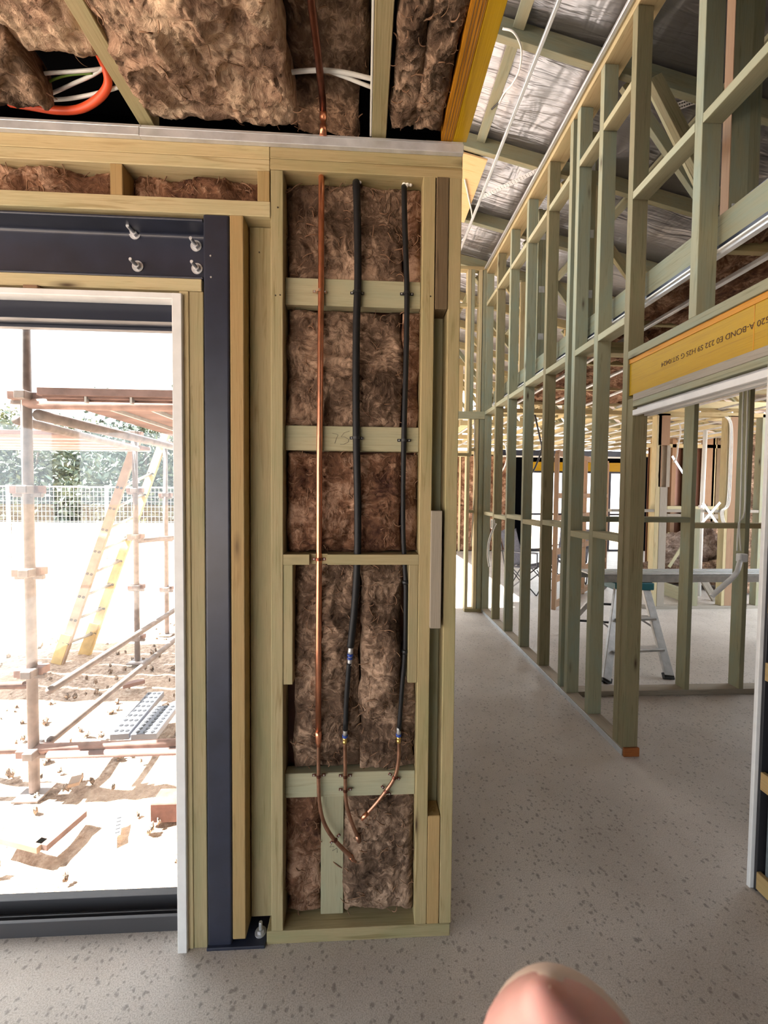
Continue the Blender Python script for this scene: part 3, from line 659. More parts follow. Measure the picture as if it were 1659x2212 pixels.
seam = box('lintel_seam', wr, LVL_E, XW+.0112, XW+.0135, PX(1630, 700, 1.504).y, PX(1630, 700, 1.504).y+.003, 2.065, 2.264, 0)
box('lintel_seam', wr, LVL_E, XW+.0085, XW+.0135, .48, 2.1915, 2.240, 2.2665, .0004)
def text(name, parent, body, mat, size, M, font_ext=.0003):
    c = bpy.data.curves.new(name, 'FONT'); c.body = body; c.size = size; c.extrude = font_ext; c.align_x = 'LEFT'; c.materials.append(mat)
    o = bpy.data.objects.new(name, c); COL.objects.link(o); o.parent = parent; o.matrix_basis = wmat(parent).inverted() @ M; return o
# upside-down print on the beam: reads towards +Y, glyph tops point down
pA = PX(1659, 708, XW+.0115); pB = PX(1427, 802, XW+.0115)
xd = Vector((0, 1, 0)); yd = Vector((0, 0, -1)); zd = xd.cross(yd)
mt = Matrix(((xd.x, yd.x, zd.x, XW+.0112), (xd.y, yd.y, zd.y, pA.y-.005), (xd.z, yd.z, zd.z, 2.172), (0, 0, 0, 1)))
tx = text('beam_print', lv, '520 A-BOND E0 232 S9 H2S G SIT/0424', INK, .034, mt)
bpy.context.view_layer.update()
tx.scale = (1, 1, 1); _len = tx.dimensions.x
_want = (pB.y-pA.y)
_mb = tx.matrix_basis.copy(); tx.matrix_basis = _mb @ Matrix.Diagonal((_want/max(_len, .01), 1, 1, 1))
# sliding-door head track and cavity jamb
dr = empty('door_2', (1.5, 1.4, 0), kind='structure')
box('head_track', dr, WHITE, XW-.012, XW+.016, .9, PX(1366, 886, 1.48).y, 1.938, 1.968, .002)
box('head_track', dr, GALV, XW+.017, XW+.058, .9, 2.13, 1.95, 1.986, .002); box('head_track', dr, WHITE, XW+.059, XB+.01, .9, 2.13, 1.938, 1.968, .002)
box('jamb', dr, WHITE, XW-.010, XB+.012, PX(1628, 1700, XW-.01).y, PX(1612, 1890, XW-.01).y, 0, 1.99, .002)
yj = PX(1628, 1700, XW-.01).y
box('cavity_stud', dr, CHARC, XW+.004, XB-.002, yj-.012, yj-.001, 0, 1.95, .001)
for k in range(6):
    y = yj-.045-k*.085; box('cavity_stud', dr, GALV_B, XW+.019, XB-.018, y-.02, y+.02, 0, 1.95, .004)
cb = bmesh.new()
for k in range(40): add_box(cb, (XW+.055, yj-.02-k*.024, .98), (.003, .017, 1.94), None, 0)
mesh_obj('cavity_sheet', dr, GALV_B, cb)
for py in (1030, 1300, 1445, 1685, 1908):
    z = PX(1640, py, XW).z; box('batten', dr, PINE_B, XW, XW+.018, yj-1.0, yj-.013, z-.034, z+.034)
# ---------------------------------------------------------------- end wall of the corridor
YE = 4.87
we = empty('wall_far', (1.2, YE, 0), kind='structure')
def ez(y, x=1020): return PY(x, y, YE).z
box('bottom_plate', we, PINE, 1.275, 1.4905, YE, YE+.09, 0, .04)
for x0, x1, z0, z1, m in ((1.275, 1.313, .04, 1.962, PINE_Y), (1.385, 1.42, .04, ez(905), PINE_Y), (1.43, 1.49, .04, ez(905), PINE_G), (1.30, 1.335, 2.004, ez(905), PINE), (1.255, 1.30, ez(890), 4.25, PINE_Y), (1.305, 1.345, ez(890), 4.25, PINE_G), (1.40, 1.44, ez(890), 4.25, PINE_Y), (1.45, 1.49, ez(890), 4.25, PINE_G), (.35, .39, .0, 4.25, PINE), (.80, .84, 2.52, 4.25, PINE)):
    box('stud', we, m, x0, x1, YE, YE+.09, z0, z1)
box('header', we, PINE_PALE, .39, 1.4905, YE-.012, YE+.06, ez(905), ez(889))
box('header', we, PINE, .39, 1.334, YE, YE+.09, 1.963, 2.003)
box('top_plate', we, PINE, .35, 1.4905, YE, YE+.09, 4.251, 4.29)
box('nogging', we, PINE, .39, 1.49, YE+.02, YE+.08, ez(661), ez(653))
box('nogging', we, PINE, 1.3135, 1.3845, YE, YE+.09, ez(1108), ez(1102)); box('nogging', we, PINE, 1.336, 1.3845, YE, YE+.09, ez(974), ez(968))
br = board('brace', we, PINE, PY(1012, 632, 4.97), PY(985, 690, 4.97), .07, .035); board('brace', we, PINE_PALE, PY(1027, 600, 4.97), PY(1043, 622, 4.97), .07, .035)
# corridor left wall (exterior): low cladding near the door, glazed further on, clerestory above
wl = empty('wall_corridor_left', (.31, 3, 0), kind='structure')
box('cladding', wl, PINE_GREY, .20, .29, 1.37, 5.0, 0, 2.62, 0); box('cladding', wl, PINE_GREY, .20, .29, 9.6, 10.2, 0, 2.62, 0); box('cladding', wl, LINING, .20, .29, 5.2, 10.2, 2.70, 4.5, 0); box('top_plate', wl, PINE, .20, .29, 1.37, 10.2, 2.62, 2.70)
for y in (2.4, 3.6, 4.8, 6.2, 7.8, 9.4): box('post', wl, PINE, .20, .29, y, y+.09, 2.70, 4.5)
# ================================================================== roof
rf = empty('roof', (2, 3, 4.3), kind='structure')
def rz(x, up=0): return 4.285+up-.23*(x-1.5)
RY = [-.62, .18, .98, 1.78, 2.58, 3.395, 4.212, 4.952, 5.77, 6.58, 7.4, 8.2, 9.0, 9.8]
SL = Vector((1, 0, -.23)).normalized(); NR = Vector((.23, 0, 1)).normalized()
for y in RY:
    xl = -2.1 if y < 5 else .1; xr_ = 5.3 if y < 4.9 else 8.7; a = Vector((xl, y+.0225, rz(xl)))+NR*.06; b = Vector((xr_, y+.0225, rz(xr_)))+NR*.06
    board('rafter', rf, PINE_G if y < 5 else PINE, a, b, .045, .118)
for x in (-.2, .95, 2.35, 3.4, 4.6):
    for y0, y1 in zip(RY[1:-2], RY[2:-1]):
        if x > 2 and y0 > 5.8: continue
        c = Vector((x, 0, rz(x)))+NR*(.085 if x < 2 else .09); board('roof_nogging', rf, PINE_G, c+V((0, y0+.046, 0)), c+V((0, y1-.001, 0)), .075, .04, (1, 0, -.23))
fb = bmesh.new(); NX, NYY = 150, 150; gr = []
for j in range(NYY+1):
    y = -3.6+14.0*j/NYY; row = []
    k = min(RY, key=lambda q: abs(q-y)); sg = min(1, abs(y-k)/.35)
    for i in range(NX+1):
        xl = -2.15 if y < 5.2 else .05; xr_ = 5.35 if y < 4.93 else 8.75; x = xl+(xr_-xl)*i/NX
        row.append(fb.verts.new(V((x, y, rz(x)))+NR*(.131-.02*sg+.006*math.sin(x*13+y*3)*sg+.004*math.sin(y*31+x*2))))
    gr.append(row)
for j in range(NYY):
    for i in range(NX): fb.faces.new((gr[j][i], gr[j][i+1], gr[j+1][i+1], gr[j+1][i]))
mesh_obj('foil_sarking', rf, FOIL, fb, (0, 0, 0), True)
for y0, y1, xl, xr_ in ((-3.7, 4.93, -2.15, 5.35), (4.93, 5.2, -2.15, 8.75), (5.2, 10.5, .05, 8.75)):
    board('roof_sheet', rf, GALV, V((xl, (y0+y1)/2, rz(xl)))+NR*.155, V((xr_, (y0+y1)/2, rz(xr_)))+NR*.155, y1-y0, .012)
# ply sheet fixed under the rafters at the corridor edge
pc = [PZ(0, 0, 1)]
board('ply_sheet', rf, PLY, V((.25, 3.84, rz(.25)))-NR*.011, V((1.045, 3.84, rz(1.045)))-NR*.011, .79, .015)
# furring channels under the rafters
def channel(name, parent, x, y0, y1, z, mat=GALV_L, w=.028, h=.022): return box(name, parent, mat, x-w/2, x+w/2, y0, y1, z, z+h, .003)
channel('furring_channel', rf, 1.088, .3, 4.86, 4.30, GALV_L, .024); channel('furring_channel', rf, 1.462, .3, 4.84, 4.240, GALV_L, .026); channel('furring_channel', rf, .66, .3, 4.86, 4.42)
# perforated strap braces
def strap(name, parent, a, b, w=.03, mat=GALV, side=(0, 0, 1), dots=True, holes=22):
    s = board(name, parent, mat, a, b, w, .0012, side, .0002)
    if dots:
        a = Vector(a); b = Vector(b); x = (b-a).normalized(); bm = bmesh.new(); n = holes; sd = Vector(side); sd = (sd-x*sd.dot(x)).normalized(); nn = x.cross(sd); mid = (a+b)/2
        for k in range(n):
            for sg in (-1, 1): add_box(bm, a+(b-a)*((k+.5)/n)+sd*sg*w*.22-mid, (w*.16, w*.16, .002), Matrix((x, sd, nn)).transposed(), 0)
        h = link('strap_holes', bm_mesh(bm, 'holes'), CHARC, s, mid); h['kind'] = 'stuff'
    return s
def onroof(px, py, off=.0):
    v = ray(px, py); z0 = rz(0)+off; t = (z0-1.5)/(v.z+.23*v.x); return EYE+v*t
strap('strap_brace', rf, onroof(1036, 428), onroof(1166, 366), .042, GALV, (0, 1, 0))
strap('strap_brace', rf, onroof(1440, 238, .09), onroof(1514, 212, .09), .06, GALV, (0, 1, 0), True, 14)
# ---------------------------------------------------------------- roof trusses beyond the right wall
for i, y in enumerate(RY[1:]):
    tr_ = empty('roof_truss', (4, y, 2.7), kind='structure')
    YY = y+.0225; nm = PINE if y < 4 else PINE_Y
    board('bottom_chord', tr_, nm, (1.60 if y > .9 else 1.7, YY, 2.685), (5.3 if y < 4.9 else 8.6, YY, 2.685), .035, .09)
    for xa, xb_ in ((1.72, 2.9), (3.9, 2.95), (3.95, 5.0)) if y < 4.9 else ((1.72, 2.9), (3.9, 2.95), (3.95, 5.0), (6.0, 5.05), (6.05, 7.0)):
        up = xa > xb_
        p = V((xa, YY+.04, rz(xa)-.0 if not up else 2.74)); q = V((xb_, YY+.04, 2.74 if not up else rz(xb_)))
        board('web', tr_, PINE_G if i % 2 else PINE, p, q, .035, .07)
    for xq in (2.0, 3.0): board('web', tr_, nm, (xq, YY+.0, 2.73), (xq, YY, rz(xq)), .035, .09) if y > 2.9 else None
# dark web seen between the last two tall studs, and the built-up post by it
wb = empty('truss_brace', tuple(PY(1480, 300, 2.45)), kind='structure')
board('web', wb, PINE_O, PY(1412, 170, 2.45), PY(1552, 445, 2.45), .04, .085); board('web', wb, PINE_PALE, PY(1404, 178, 2.50), PY(1545, 470, 2.50), .02, .07)  # the pale second board stands in for the web's lit side face
po = empty('roof_post', (1.75, 1.83, 2.8), kind='structure')
xp0 = PY(1579, 300, 1.80).x
box('post_ply', po, PINE_RED, xp0-.001, xp0+.002, 1.80, 1.845, 2.76, rz(1.7)); box('post_ply', po, PINE_G, xp0+.003, xp0+.092, 1.80, 1.842, 2.76, rz(1.75)); box('post_ply', po, PINE_G, xp0+.094, xp0+.15, 1.805, 1.85, 2.76, rz(1.85))  # first thin orange strip: lit side face of the post put into colour
box('nail_plate', po, GALV, PY(1581, 448, 1.797).x, PY(1612, 448, 1.797).x, 1.796, 1.7985, PY(1590, 458, 1.797).z, PY(1590, 440, 1.797).z, 0)
# doubled studs with nail plates behind the wall further on
for y in (2.98, 3.80):
    q = empty('roof_post', (1.75, y, 2.8), kind='structure')
    box('post_ply', q, PINE_G, 1.66, 1.70, y, y+.09, 2.76, rz(1.68)); box('post_ply', q, PINE_G, 1.702, 1.742, y, y+.09, 2.76, rz(1.72))
    for z in (3.0, 3.45, 3.95): box('nail_plate', q, GALV, 1.675, 1.73, y-.002, y-.0005, z, z+.06, 0)
# ---------------------------------------------------------------- ceiling of the right-hand rooms
cr = empty('ceiling_right', (4, 3, 2.6), kind='structure')
box('ledger', cr, PINE_G, 1.605, 1.640, .3, 4.9, 2.632, 2.772)
box('track', cr, ALU_D, 1.600, 1.604, .3, 4.9, 2.612, 2.636, .0005); box('track', cr, WHITE_P, 1.588, 1.6035, .3, 4.9, 2.604, 2.6125, .0005); box('track', cr, GALV, 1.6, 1.63, .3, 4.9, 2.590, 2.6035, .001)
for k, x in enumerate([1.86, 2.3, 2.75, 3.2, 3.65, 4.1, 4.55, 5.0, 5.45, 5.9, 6.35, 6.8, 7.25, 7.7, 8.15]):
    (channel('furring_channel', cr, x, .3, 4.88, 2.600, GALV) if x < 5.2 else None); channel('furring_channel', cr, x-.1, 5.05, 10.05, 2.60, GALV_L)
for k, x in enumerate([1.40, .95]): channel('furring_channel', cr, x, 4.98, 10.05, 2.60, GALV_L)
for k, x in enumerate([1.15, 1.75, 2.25, 2.9, 3.6, 4.4, 5.2]): box('ceiling_joist', cr, PINE_Y, x-.02, x+.02, 5.0, 10.1, 2.632, 2.72)
RB = [(1.66, 2.28), (2.30, 2.88), (2.90, 3.5), (3.52, 4.1)]
rows = [(.3, .97), (1.03, 1.77), (1.83, 2.57), (2.63, 3.38), (3.45, 4.20), (4.26, 4.94)]
for j, (y0, y1) in enumerate(rows):
    for i, (x0, x1) in enumerate(RB):
        if j == 0 and i > 1: continue
        batt('insulation_batt', FIB_R, (x0, y0, 2.668+.01*((i+j) % 2)), (x1-x0, 0, 0), (0, y1-y0, 0), (0, 0, -1), 'brown insulation batt lying in the ceiling of the room behind the right wall', seed=60+j*7+i, amp=.045, thick=.09, res=.02 if i or j > 4 else .014, warp=.015, wisps=(70 if i == 0 else 0), edge=-.01, group='insulation batts over the right-hand room')
prism('ceiling_light_block', cr, DARKGAP, [(1.66, .2), (4.2, .2), (4.2, 4.95), (1.66, 4.95)], 2.80, 2.81)  # unseen black sheet added over the batts to block light
# blue cables over the ledger
for k in range(4):
    cable('blue data cable lying in the bundle over the green ceiling ledger', BLUEC, [V((1.66+.012*k, .4, 2.80+.01*(k % 2))), V((1.66+.012*k, 1.6, 2.81+.008*(k % 2))), V((1.665+.012*k, 2.6, 2.80+.008*(k % 2))), V((1.67+.012*k, 4.6, 2.80))], .0042, 'cable', 'data_cable', 'blue data cables', 4)
# ================================================================== partition just behind the opening
w1 = empty('wall_partition_front', (2.5, 2.8, 0), kind='structure')
YP = 2.787
box('bottom_plate', w1, PINE_GREY, 1.585, 4.6, YP, YP+.09, 0, .04)
box('top_plate', w1, PINE, 1.585, 4.6, YP, YP+.09, 2.52, 2.56); box('top_plate', w1, PINE, 1.585, 4.6, YP, YP+.09, 2.561, 2.60)
xs = [(PY(1484, 1400, YP).x-.008, PINE_G), (PY(1601, 1400, YP).x-.006, PINE_G), (3.32, PINE), (3.77, PINE), (4.22, PINE)]
for i, (x, m) in enumerate(xs):
    box('stud', w1, m, x, x+.036, YP, YP+.09, .04, 2.52)
xz = [1.585]+[x for x, m in xs]
for i in range(len(xz)-1):
    z = PY(1440, 1123, YP).z if i == 0 else PY(1540, 1136, YP).z
    box('nogging', w1, PINE if i else PINE_G, xz[i]+(.037 if i else 0), xz[i+1]-.001, YP, YP+.09, z-.019, z+.019)
# second partition, further back
w2 = empty('wall_partition_back', (4.5, 4.95, 0), kind='structure'); Y2 = 4.93
box('bottom_plate', w2, PINE_GREY, 3.70, 7.5, Y2, Y2+.09, 0, .04)
box('top_plate', w2, PINE, 1.60, 7.5, Y2, Y2+.09, PY(1450, 898, Y2).z, PY(1450, 889, Y2).z)
def p2s(x0, x1, y0, y1, mat, Y=Y2, d=.09, par=None, nm='stud'):
    a = PY(x0, (y0+y1)/2, Y).x; b = PY(x1, (y0+y1)/2, Y).x; box(nm, par or w2, mat, a, b, Y, Y+d, max(.041, PY((x0+x1)/2, y1, Y).z), PY((x0+x1)/2, y0, Y).z)
p2s(1423, 1448, 893, 962, PINE_RED); p2s(1414, 1424, 893, 1313, PINE_Y); p2s(1423, 1430, 962, 1052, PINE_RED); p2s(1440, 1448, 962, 1052, PINE_GREY); p2s(1422, 1438, 1052, 1313, PINE_GREY)
p2s(1571, 1590, 898, 1310, PINE_RED); p2s(1565, 1572, 898, 1310, PINE_Y); p2s(1640, 1659, 895, 1312, PINE_G); p2s(1498, 1510, 1100, 1312, PINE_G)
box('nogging', w2, PINE_GREY, 3.2, 5.4, Y2+.005, Y2+.085, PY(1500, 1107, Y2).z, PY(1500, 1101, Y2).z)
for a_, b_ in (((1516, 1130), (1556, 1085)), ((1518, 1086), (1553, 1136))): strap('strap_brace', w2, PY(*a_, Y2-.01), PY(*b_, Y2-.008), .036, WHITE_P, (0, 0, 1), False)
strap('strap_brace', w2, PY(1452, 985, Y2-.01), PY(1487, 1040, Y2-.01), .03, GALV_L, (0, 0, 1), False)
# ---------------------------------------------------------------- rear wall of the house
YR = 10.1
w3 = empty('wall_rear', (4, YR, 0), kind='structure')
def rx(px): return PY(px, 1080, YR).x
xwin0, xwin1 = rx(1142), rx(1345)
for x in [.45, .95, 1.45, 1.98, 2.43, 2.88, 3.33, 3.78, xwin0-.06, xwin1+.02, 7.2, 7.65, 8.1, 8.5]: box('stud', w3, PINE_Y, x, x+.045, YR-.09, YR, 0, 2.5)
box('top_plate', w3, PINE_Y, .3, 8.6, YR-.09, YR, 2.5, 2.59); box('lintel_beam', w3, LVL, xwin0-.05, xwin1+.05, YR-.08, YR-.03, 2.10, 2.33)
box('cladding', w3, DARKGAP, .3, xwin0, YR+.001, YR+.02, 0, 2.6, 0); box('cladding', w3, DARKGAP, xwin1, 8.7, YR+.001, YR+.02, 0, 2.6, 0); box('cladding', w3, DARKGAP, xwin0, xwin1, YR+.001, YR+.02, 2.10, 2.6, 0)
prev = None
XI = [.50, 1.0, 1.5, 2.03, 2.48, 2.93, 3.38]
for i, x in enumerate(XI):
    for k, (z0, z1) in enumerate(((.02, 1.2), (1.205, 2.48))):
        batt('insulation_batt', FIB_R, (x, YR-.05, z0), (.43 if i > 2 else .44, 0, 0), (0, 0, z1-z0), (0, -1, 0), 'brown insulation batt standing in the far end wall of the house', seed=120+i*2+k, amp=.03, thick=.04, res=.022, wisps=0, group='insulation batts in the far end wall')
wn = empty('window_1', ((xwin0+xwin1)/2, YR-.04, 0), kind='structure')
for px in (1143, 1180, 1214, 1243, 1262, 1288, 1313, 1342):
    x = rx(px); box('mullion', wn, PINE_Y if px in (1180, 1243, 1288) else ALU_D, x-.03, x+.03, YR-.07, YR-.02, 0, 2.10)
for z in (.0, .95, 2.05): box('transom', wn, ALU_D, xwin0, xwin1, YR-.06, YR-.03, z, z+.05)
box('glass_pane', wn, GLASS, xwin0, xwin1, YR-.045, YR-.04, .05, 2.05, 0)
# bronze-wrapped wall on the right, with its studs
w4 = empty('wall_bronze', (6.4, 7.6, 0), kind='structure'); Y4 = 7.6
box('sheet', w4, BRONZE, PY(1408, 1000, Y4).x, 8.6, Y4+.10, Y4+.11, 0, 2.5, 0)
for x0, x1, m in ((1408, 1414, PINE_B), (1449, 1458, PINE_RED), (1519, 1541, PINE_RED), (1536, 1543, PINE_Y), (1545, 1556, PINE_D), (1560, 1566, PINE), (1478, 1486, PINE_D)):
    p2s(x0, x1, 946, 1215, m, Y4, .09, w4)
box('top_plate', w4, PINE_Y, PY(1400, 1000, Y4).x, 8.6, Y4, Y4+.10, 2.45, 2.52); box('sill', w4, PINE_PALE, PY(1440, 1000, Y4).x, 7.6, Y4-.06, Y4+.05, PY(1460, 1102, Y4).z, PY(1460, 1093, Y4).z); box('sill', w4, PINE_GREY, PY(1440, 1000, Y4).x, 7.6, Y4-.06, Y4+.05, PY(1460, 1120, Y4).z, PY(1460, 1110, Y4).z)
box('wall_back', None, LINING_D, .31, 5.35, -3.62, -3.6, 0, 4.55, 0)['kind'] = 'structure'; box('roof_void_light_block', None, LINING_D, .27, .305, -3.6, 1.35, 2.865, 4.58, 0)['kind'] = 'structure'  # void panel is unseen, added to keep sky light off the studs' near faces
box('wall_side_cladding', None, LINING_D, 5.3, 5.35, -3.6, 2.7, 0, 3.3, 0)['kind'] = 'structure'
batt('insulation_batt', FIB, (PY(1590, 1000, 5.6).x, 5.6, 0.02), (.9, 0, 0), (0, 0, 2.4), (0, -1, 0), 'dark insulation batt standing in the bay right of the cable stud', seed=170, amp=.05, thick=.08, res=.025, wisps=0)
pv = empty('pvc_pipe', tuple(PY(1521, 1010, 5.6)), 'white vertical plastic drain pipe standing in the far right room', 'pipe')
tube('pipe', pv, WHITE_P, [PY(1524, 930, 5.6), PY(1516, 1100, 5.6), V((PY(1513, 1180, 5.6).x, 5.6, .0))], .028, 14)
box('pipe_clip', pv, GALV, PY(1512, 1095, 5.57).x, PY(1524, 1095, 5.57).x, 5.56, 5.60, PY(1516, 1097, 5.6).z, PY(1516, 1091, 5.6).z)
# white cables on the studs
def wire(lbl, pts, Y, r=.006, grp=None, mat=WHITE_P): return cable(lbl, mat, [PY(x, y, Y) for x, y in pts], r, 'cable', 'cable', grp, 4)
wire('left white cable strapped down the near partition stud at right', [(1607, 828), (1604, 900), (1602, 1000), (1599, 1107), (1597, 1140), (1600, 1190)], YP-.008, .005)
wire('right white cable strapped down the near partition stud at right', [(1616, 828), (1614, 900), (1611, 1000), (1608, 1107), (1596, 1130), (1592, 1190)], YP-.008, .005)
for i, dx in enumerate((0, 3, 6)): wire('white cable of three running down the far stud at right', [(1566+dx, 900), (1576+dx*.8, 915), (1576+dx, 960), (1573+dx, 1040), (1569+dx, 1090), (1556+dx, 1105), (1560+dx, 1130)], Y2-.012, .006, 'three cables on the far stud')
wire('white cable hanging beside the bronze wall with a split end', [(1468, 915), (1470, 935), (1465, 960), (1462, 985), (1458, 995), (1455, 998)], 4.6, .008)
cable('thick white flexible conduit drooping from the wall box over the plank', WHITE, [PY(1598, 1214, 2.74), PY(1592, 1235, 2.6), PY(1580, 1250, 2.6), PY(1562, 1266, 2.6), PY(1537, 1288, 2.62)], [.016]*13+[.017]*12, 'conduit', 'conduit')
tag(box('wall_box', None, WHITE, PY(1596, 1200, YP-.03).x, PY(1613, 1200, YP-.03).x, YP-.045, YP-.002, PY(1600, 1214, YP-.03).z, PY(1600, 1196, YP-.03).z, .006), 'rounded white electrical box fixed to the partition stud', 'electrical box')
cable('white cable bent out of a stud of the corridor wall, hanging loose', WHITE_P, [V((1.50, 4.40, 1.16)), V((1.47, 4.42, 1.08)), V((1.43, 4.42, .95)), V((1.42, 4.42, .80)), V((1.44, 4.42, .66))], .011)
wbx = empty('wall_box', (1.48, 4.42, 1.14), 'small white open mounting bracket on a corridor wall stud', 'bracket')
for dy, dz, sy, sz in ((0, .05, .06, .008), (0, -.05, .06, .008), (-.03, 0, .008, .1), (.03, 0, .008, .1)): box('bracket_side', wbx, WHITE_P, 1.462, 1.489, 4.44+dy-sy/2, 4.44+dy+sy/2, 1.15+dz-sz/2, 1.15+dz+sz/2, .001)
cable('white cable looped between the corridor rafter and channel, black at its end', WHITE_P, [onroof(1086, 62, .0), onroof(1110, 70, -.02), onroof(1126, 105, -.02), onroof(1122, 150, -.02), onroof(1106, 182, -.01), onroof(1090, 200, .02), onroof(1078, 222, .05)], .006, cur=5)
cable('black cable tail fixed to the green roof nogging', RUBBER, [onroof(1092, 198, .025), onroof(1080, 218, .05), onroof(1062, 236, .06)], .006)
cable('thin white cable dangling in front of the plywood sheet', WHITE_P, [onroof(1004, 388, -.03), onroof(1012, 425, -.03), onroof(1020, 470, -.03), onroof(1012, 500, -.03), onroof(998, 520, -.03)], .007)
cable('grey cable hanging diagonally behind the corridor wall studs', CHARC, [PY(1155, 895, 5.2), PY(1166, 945, 5.2), PY(1170, 970, 5.2), PY(1158, 1005, 5.2), PY(1150, 1020, 5.2)], .012)
cable('white cable drooping in front of the far insulated wall', WHITE_P, [PY(1085, 955, 6.5), PY(1093, 965, 6.5), PY(1095, 990, 6.5), PY(1090, 1008, 6.5), PY(1083, 1020, 6.5)], .012)
cable('pale cable running down between the end wall studs', WHITE_P, [PY(1025, 905, 4.9), PY(1025, 960, 4.9), PY(1026, 1040, 4.9), PY(1022, 1110, 4.9), PY(1018, 1180, 4.9)], .008)

hb = empty('trim_3', tuple(PY(1200, 980, 7.0)), kind='structure')
_x0, _x1 = PY(1070, 980, 7.0).x, PY(1345, 980, 7.0).x; _z = PY(1200, 985, 7.0).z
box('cross_beam', hb, STEEL, _x0, _x1, 7.0, 7.09, _z, _z+.10, .003); box('beam_ledge', hb, WHITE_P, _x0, _x1, 6.985, 7.0, _z-.03, _z-.002, .001)
batt('insulation_batt', FIB, (PY(1508, 1200, 6.9).x, 6.9, 0.02), (PY(1660, 1200, 6.9).x-PY(1508, 1200, 6.9).x, 0, 0), (0, 0, 1.0), (0, -1, 0), 'dark insulation batt standing low behind the plank at the far right', seed=171, amp=.05, thick=.08, res=.03, wisps=0)
# ================================================================== things in the right-hand rooms
# step ladder
sl_ = empty('step_ladder', (2.25, 3.3, 0), 'aluminium step ladder with a teal cap behind the corridor wall', 'ladder')
tl, tr2 = PY(1336, 1262, 3.45), PY(1392, 1262, 3.45); fl, fr_ = PZ(1309, 1476, .0), PZ(1445, 1467, .0)
rl, rr = V((2.12, 4.05, 0)), V((2.66, 3.9, 0))
zt = tl.z
for nm_, a, b in (('stile', fl, tl), ('stile', fr_, tr2)): board(nm_, sl_, ALU, a+V((0, 0, .03)), b, .026, .075, (0, 1, 0), .003); board('foot', sl_, RUBBER, a, a+(b-a)*.06, .034, .085, (0, 1, 0), .003)
for a, b in ((rl, tl+V((0, .14, 0))), (rr, tr2+V((0, .14, 0)))): board('rear_stile', sl_, ALU, a+V((0, 0, .03)), b, .022, .05, (0, 1, 0), .003); board('foot', sl_, RUBBER, a, a+(b-a)*.07, .03, .06, (0, 1, 0), .003)
for f in (.30, .62): p, q = fl.lerp(tl, f), fr_.lerp(tr2, f); board('tread', sl_, ALU, p, q, .085, .02, (0, 1, 0), .002); board('brace', sl_, CHARC, rl.lerp(tl, f)+V((0, .1*f, 0)), rr.lerp(tr2, f)+V((0, .1*f, 0)), .02, .02)
for p, q in ((fl.lerp(tl, .5), rl.lerp(tl, .5)), (fr_.lerp(tr2, .5), rr.lerp(tr2, .5))): board('spreader', sl_, CHARC, p, q, .006, .018)
box('cap', sl_, TEAL, tl.x-.06, tr2.x+.06, tl.y-.05, tl.y+.2, zt-.045, zt+.02, .006)
# trestle plank on the ladder and on a second support
pl_ = empty('trestle_plank', (3.0, 3.52, zt+.02), 'long grey aluminium trestle plank resting across the step ladder', 'plank')
box('deck', pl_, ALU, 2.05, 4.6, 3.42, 3.66, zt+.085, zt+.10, .003); box('side_rail', pl_, ALU, 2.05, 4.6, 3.42, 3.445, zt+.022, zt+.084, .003); box('side_rail', pl_, ALU, 2.05, 4.6, 3.635, 3.66, zt+.022, zt+.084, .003)
for k in range(4): box('deck_rib', pl_, GALV_L, 2.05, 4.6, 3.45+k*.055, 3.462+k*.055, zt+.1005, zt+.104, .001)
tb = empty('trestle', (4.3, 3.54, 0), 'folding trestle under the right end of the aluminium plank', 'trestle')
for sx in (-1, 1):
    for sy in (-1, 1): board('leg', tb, ALU, (4.3+sx*.22, 3.54+sy*.16, 0), (4.3+sx*.05, 3.54+sy*.1, zt), .025, .04)
box('bearer', tb, ALU, 4.24, 4.36, 3.40, 3.68, zt, zt+.0215, .002)
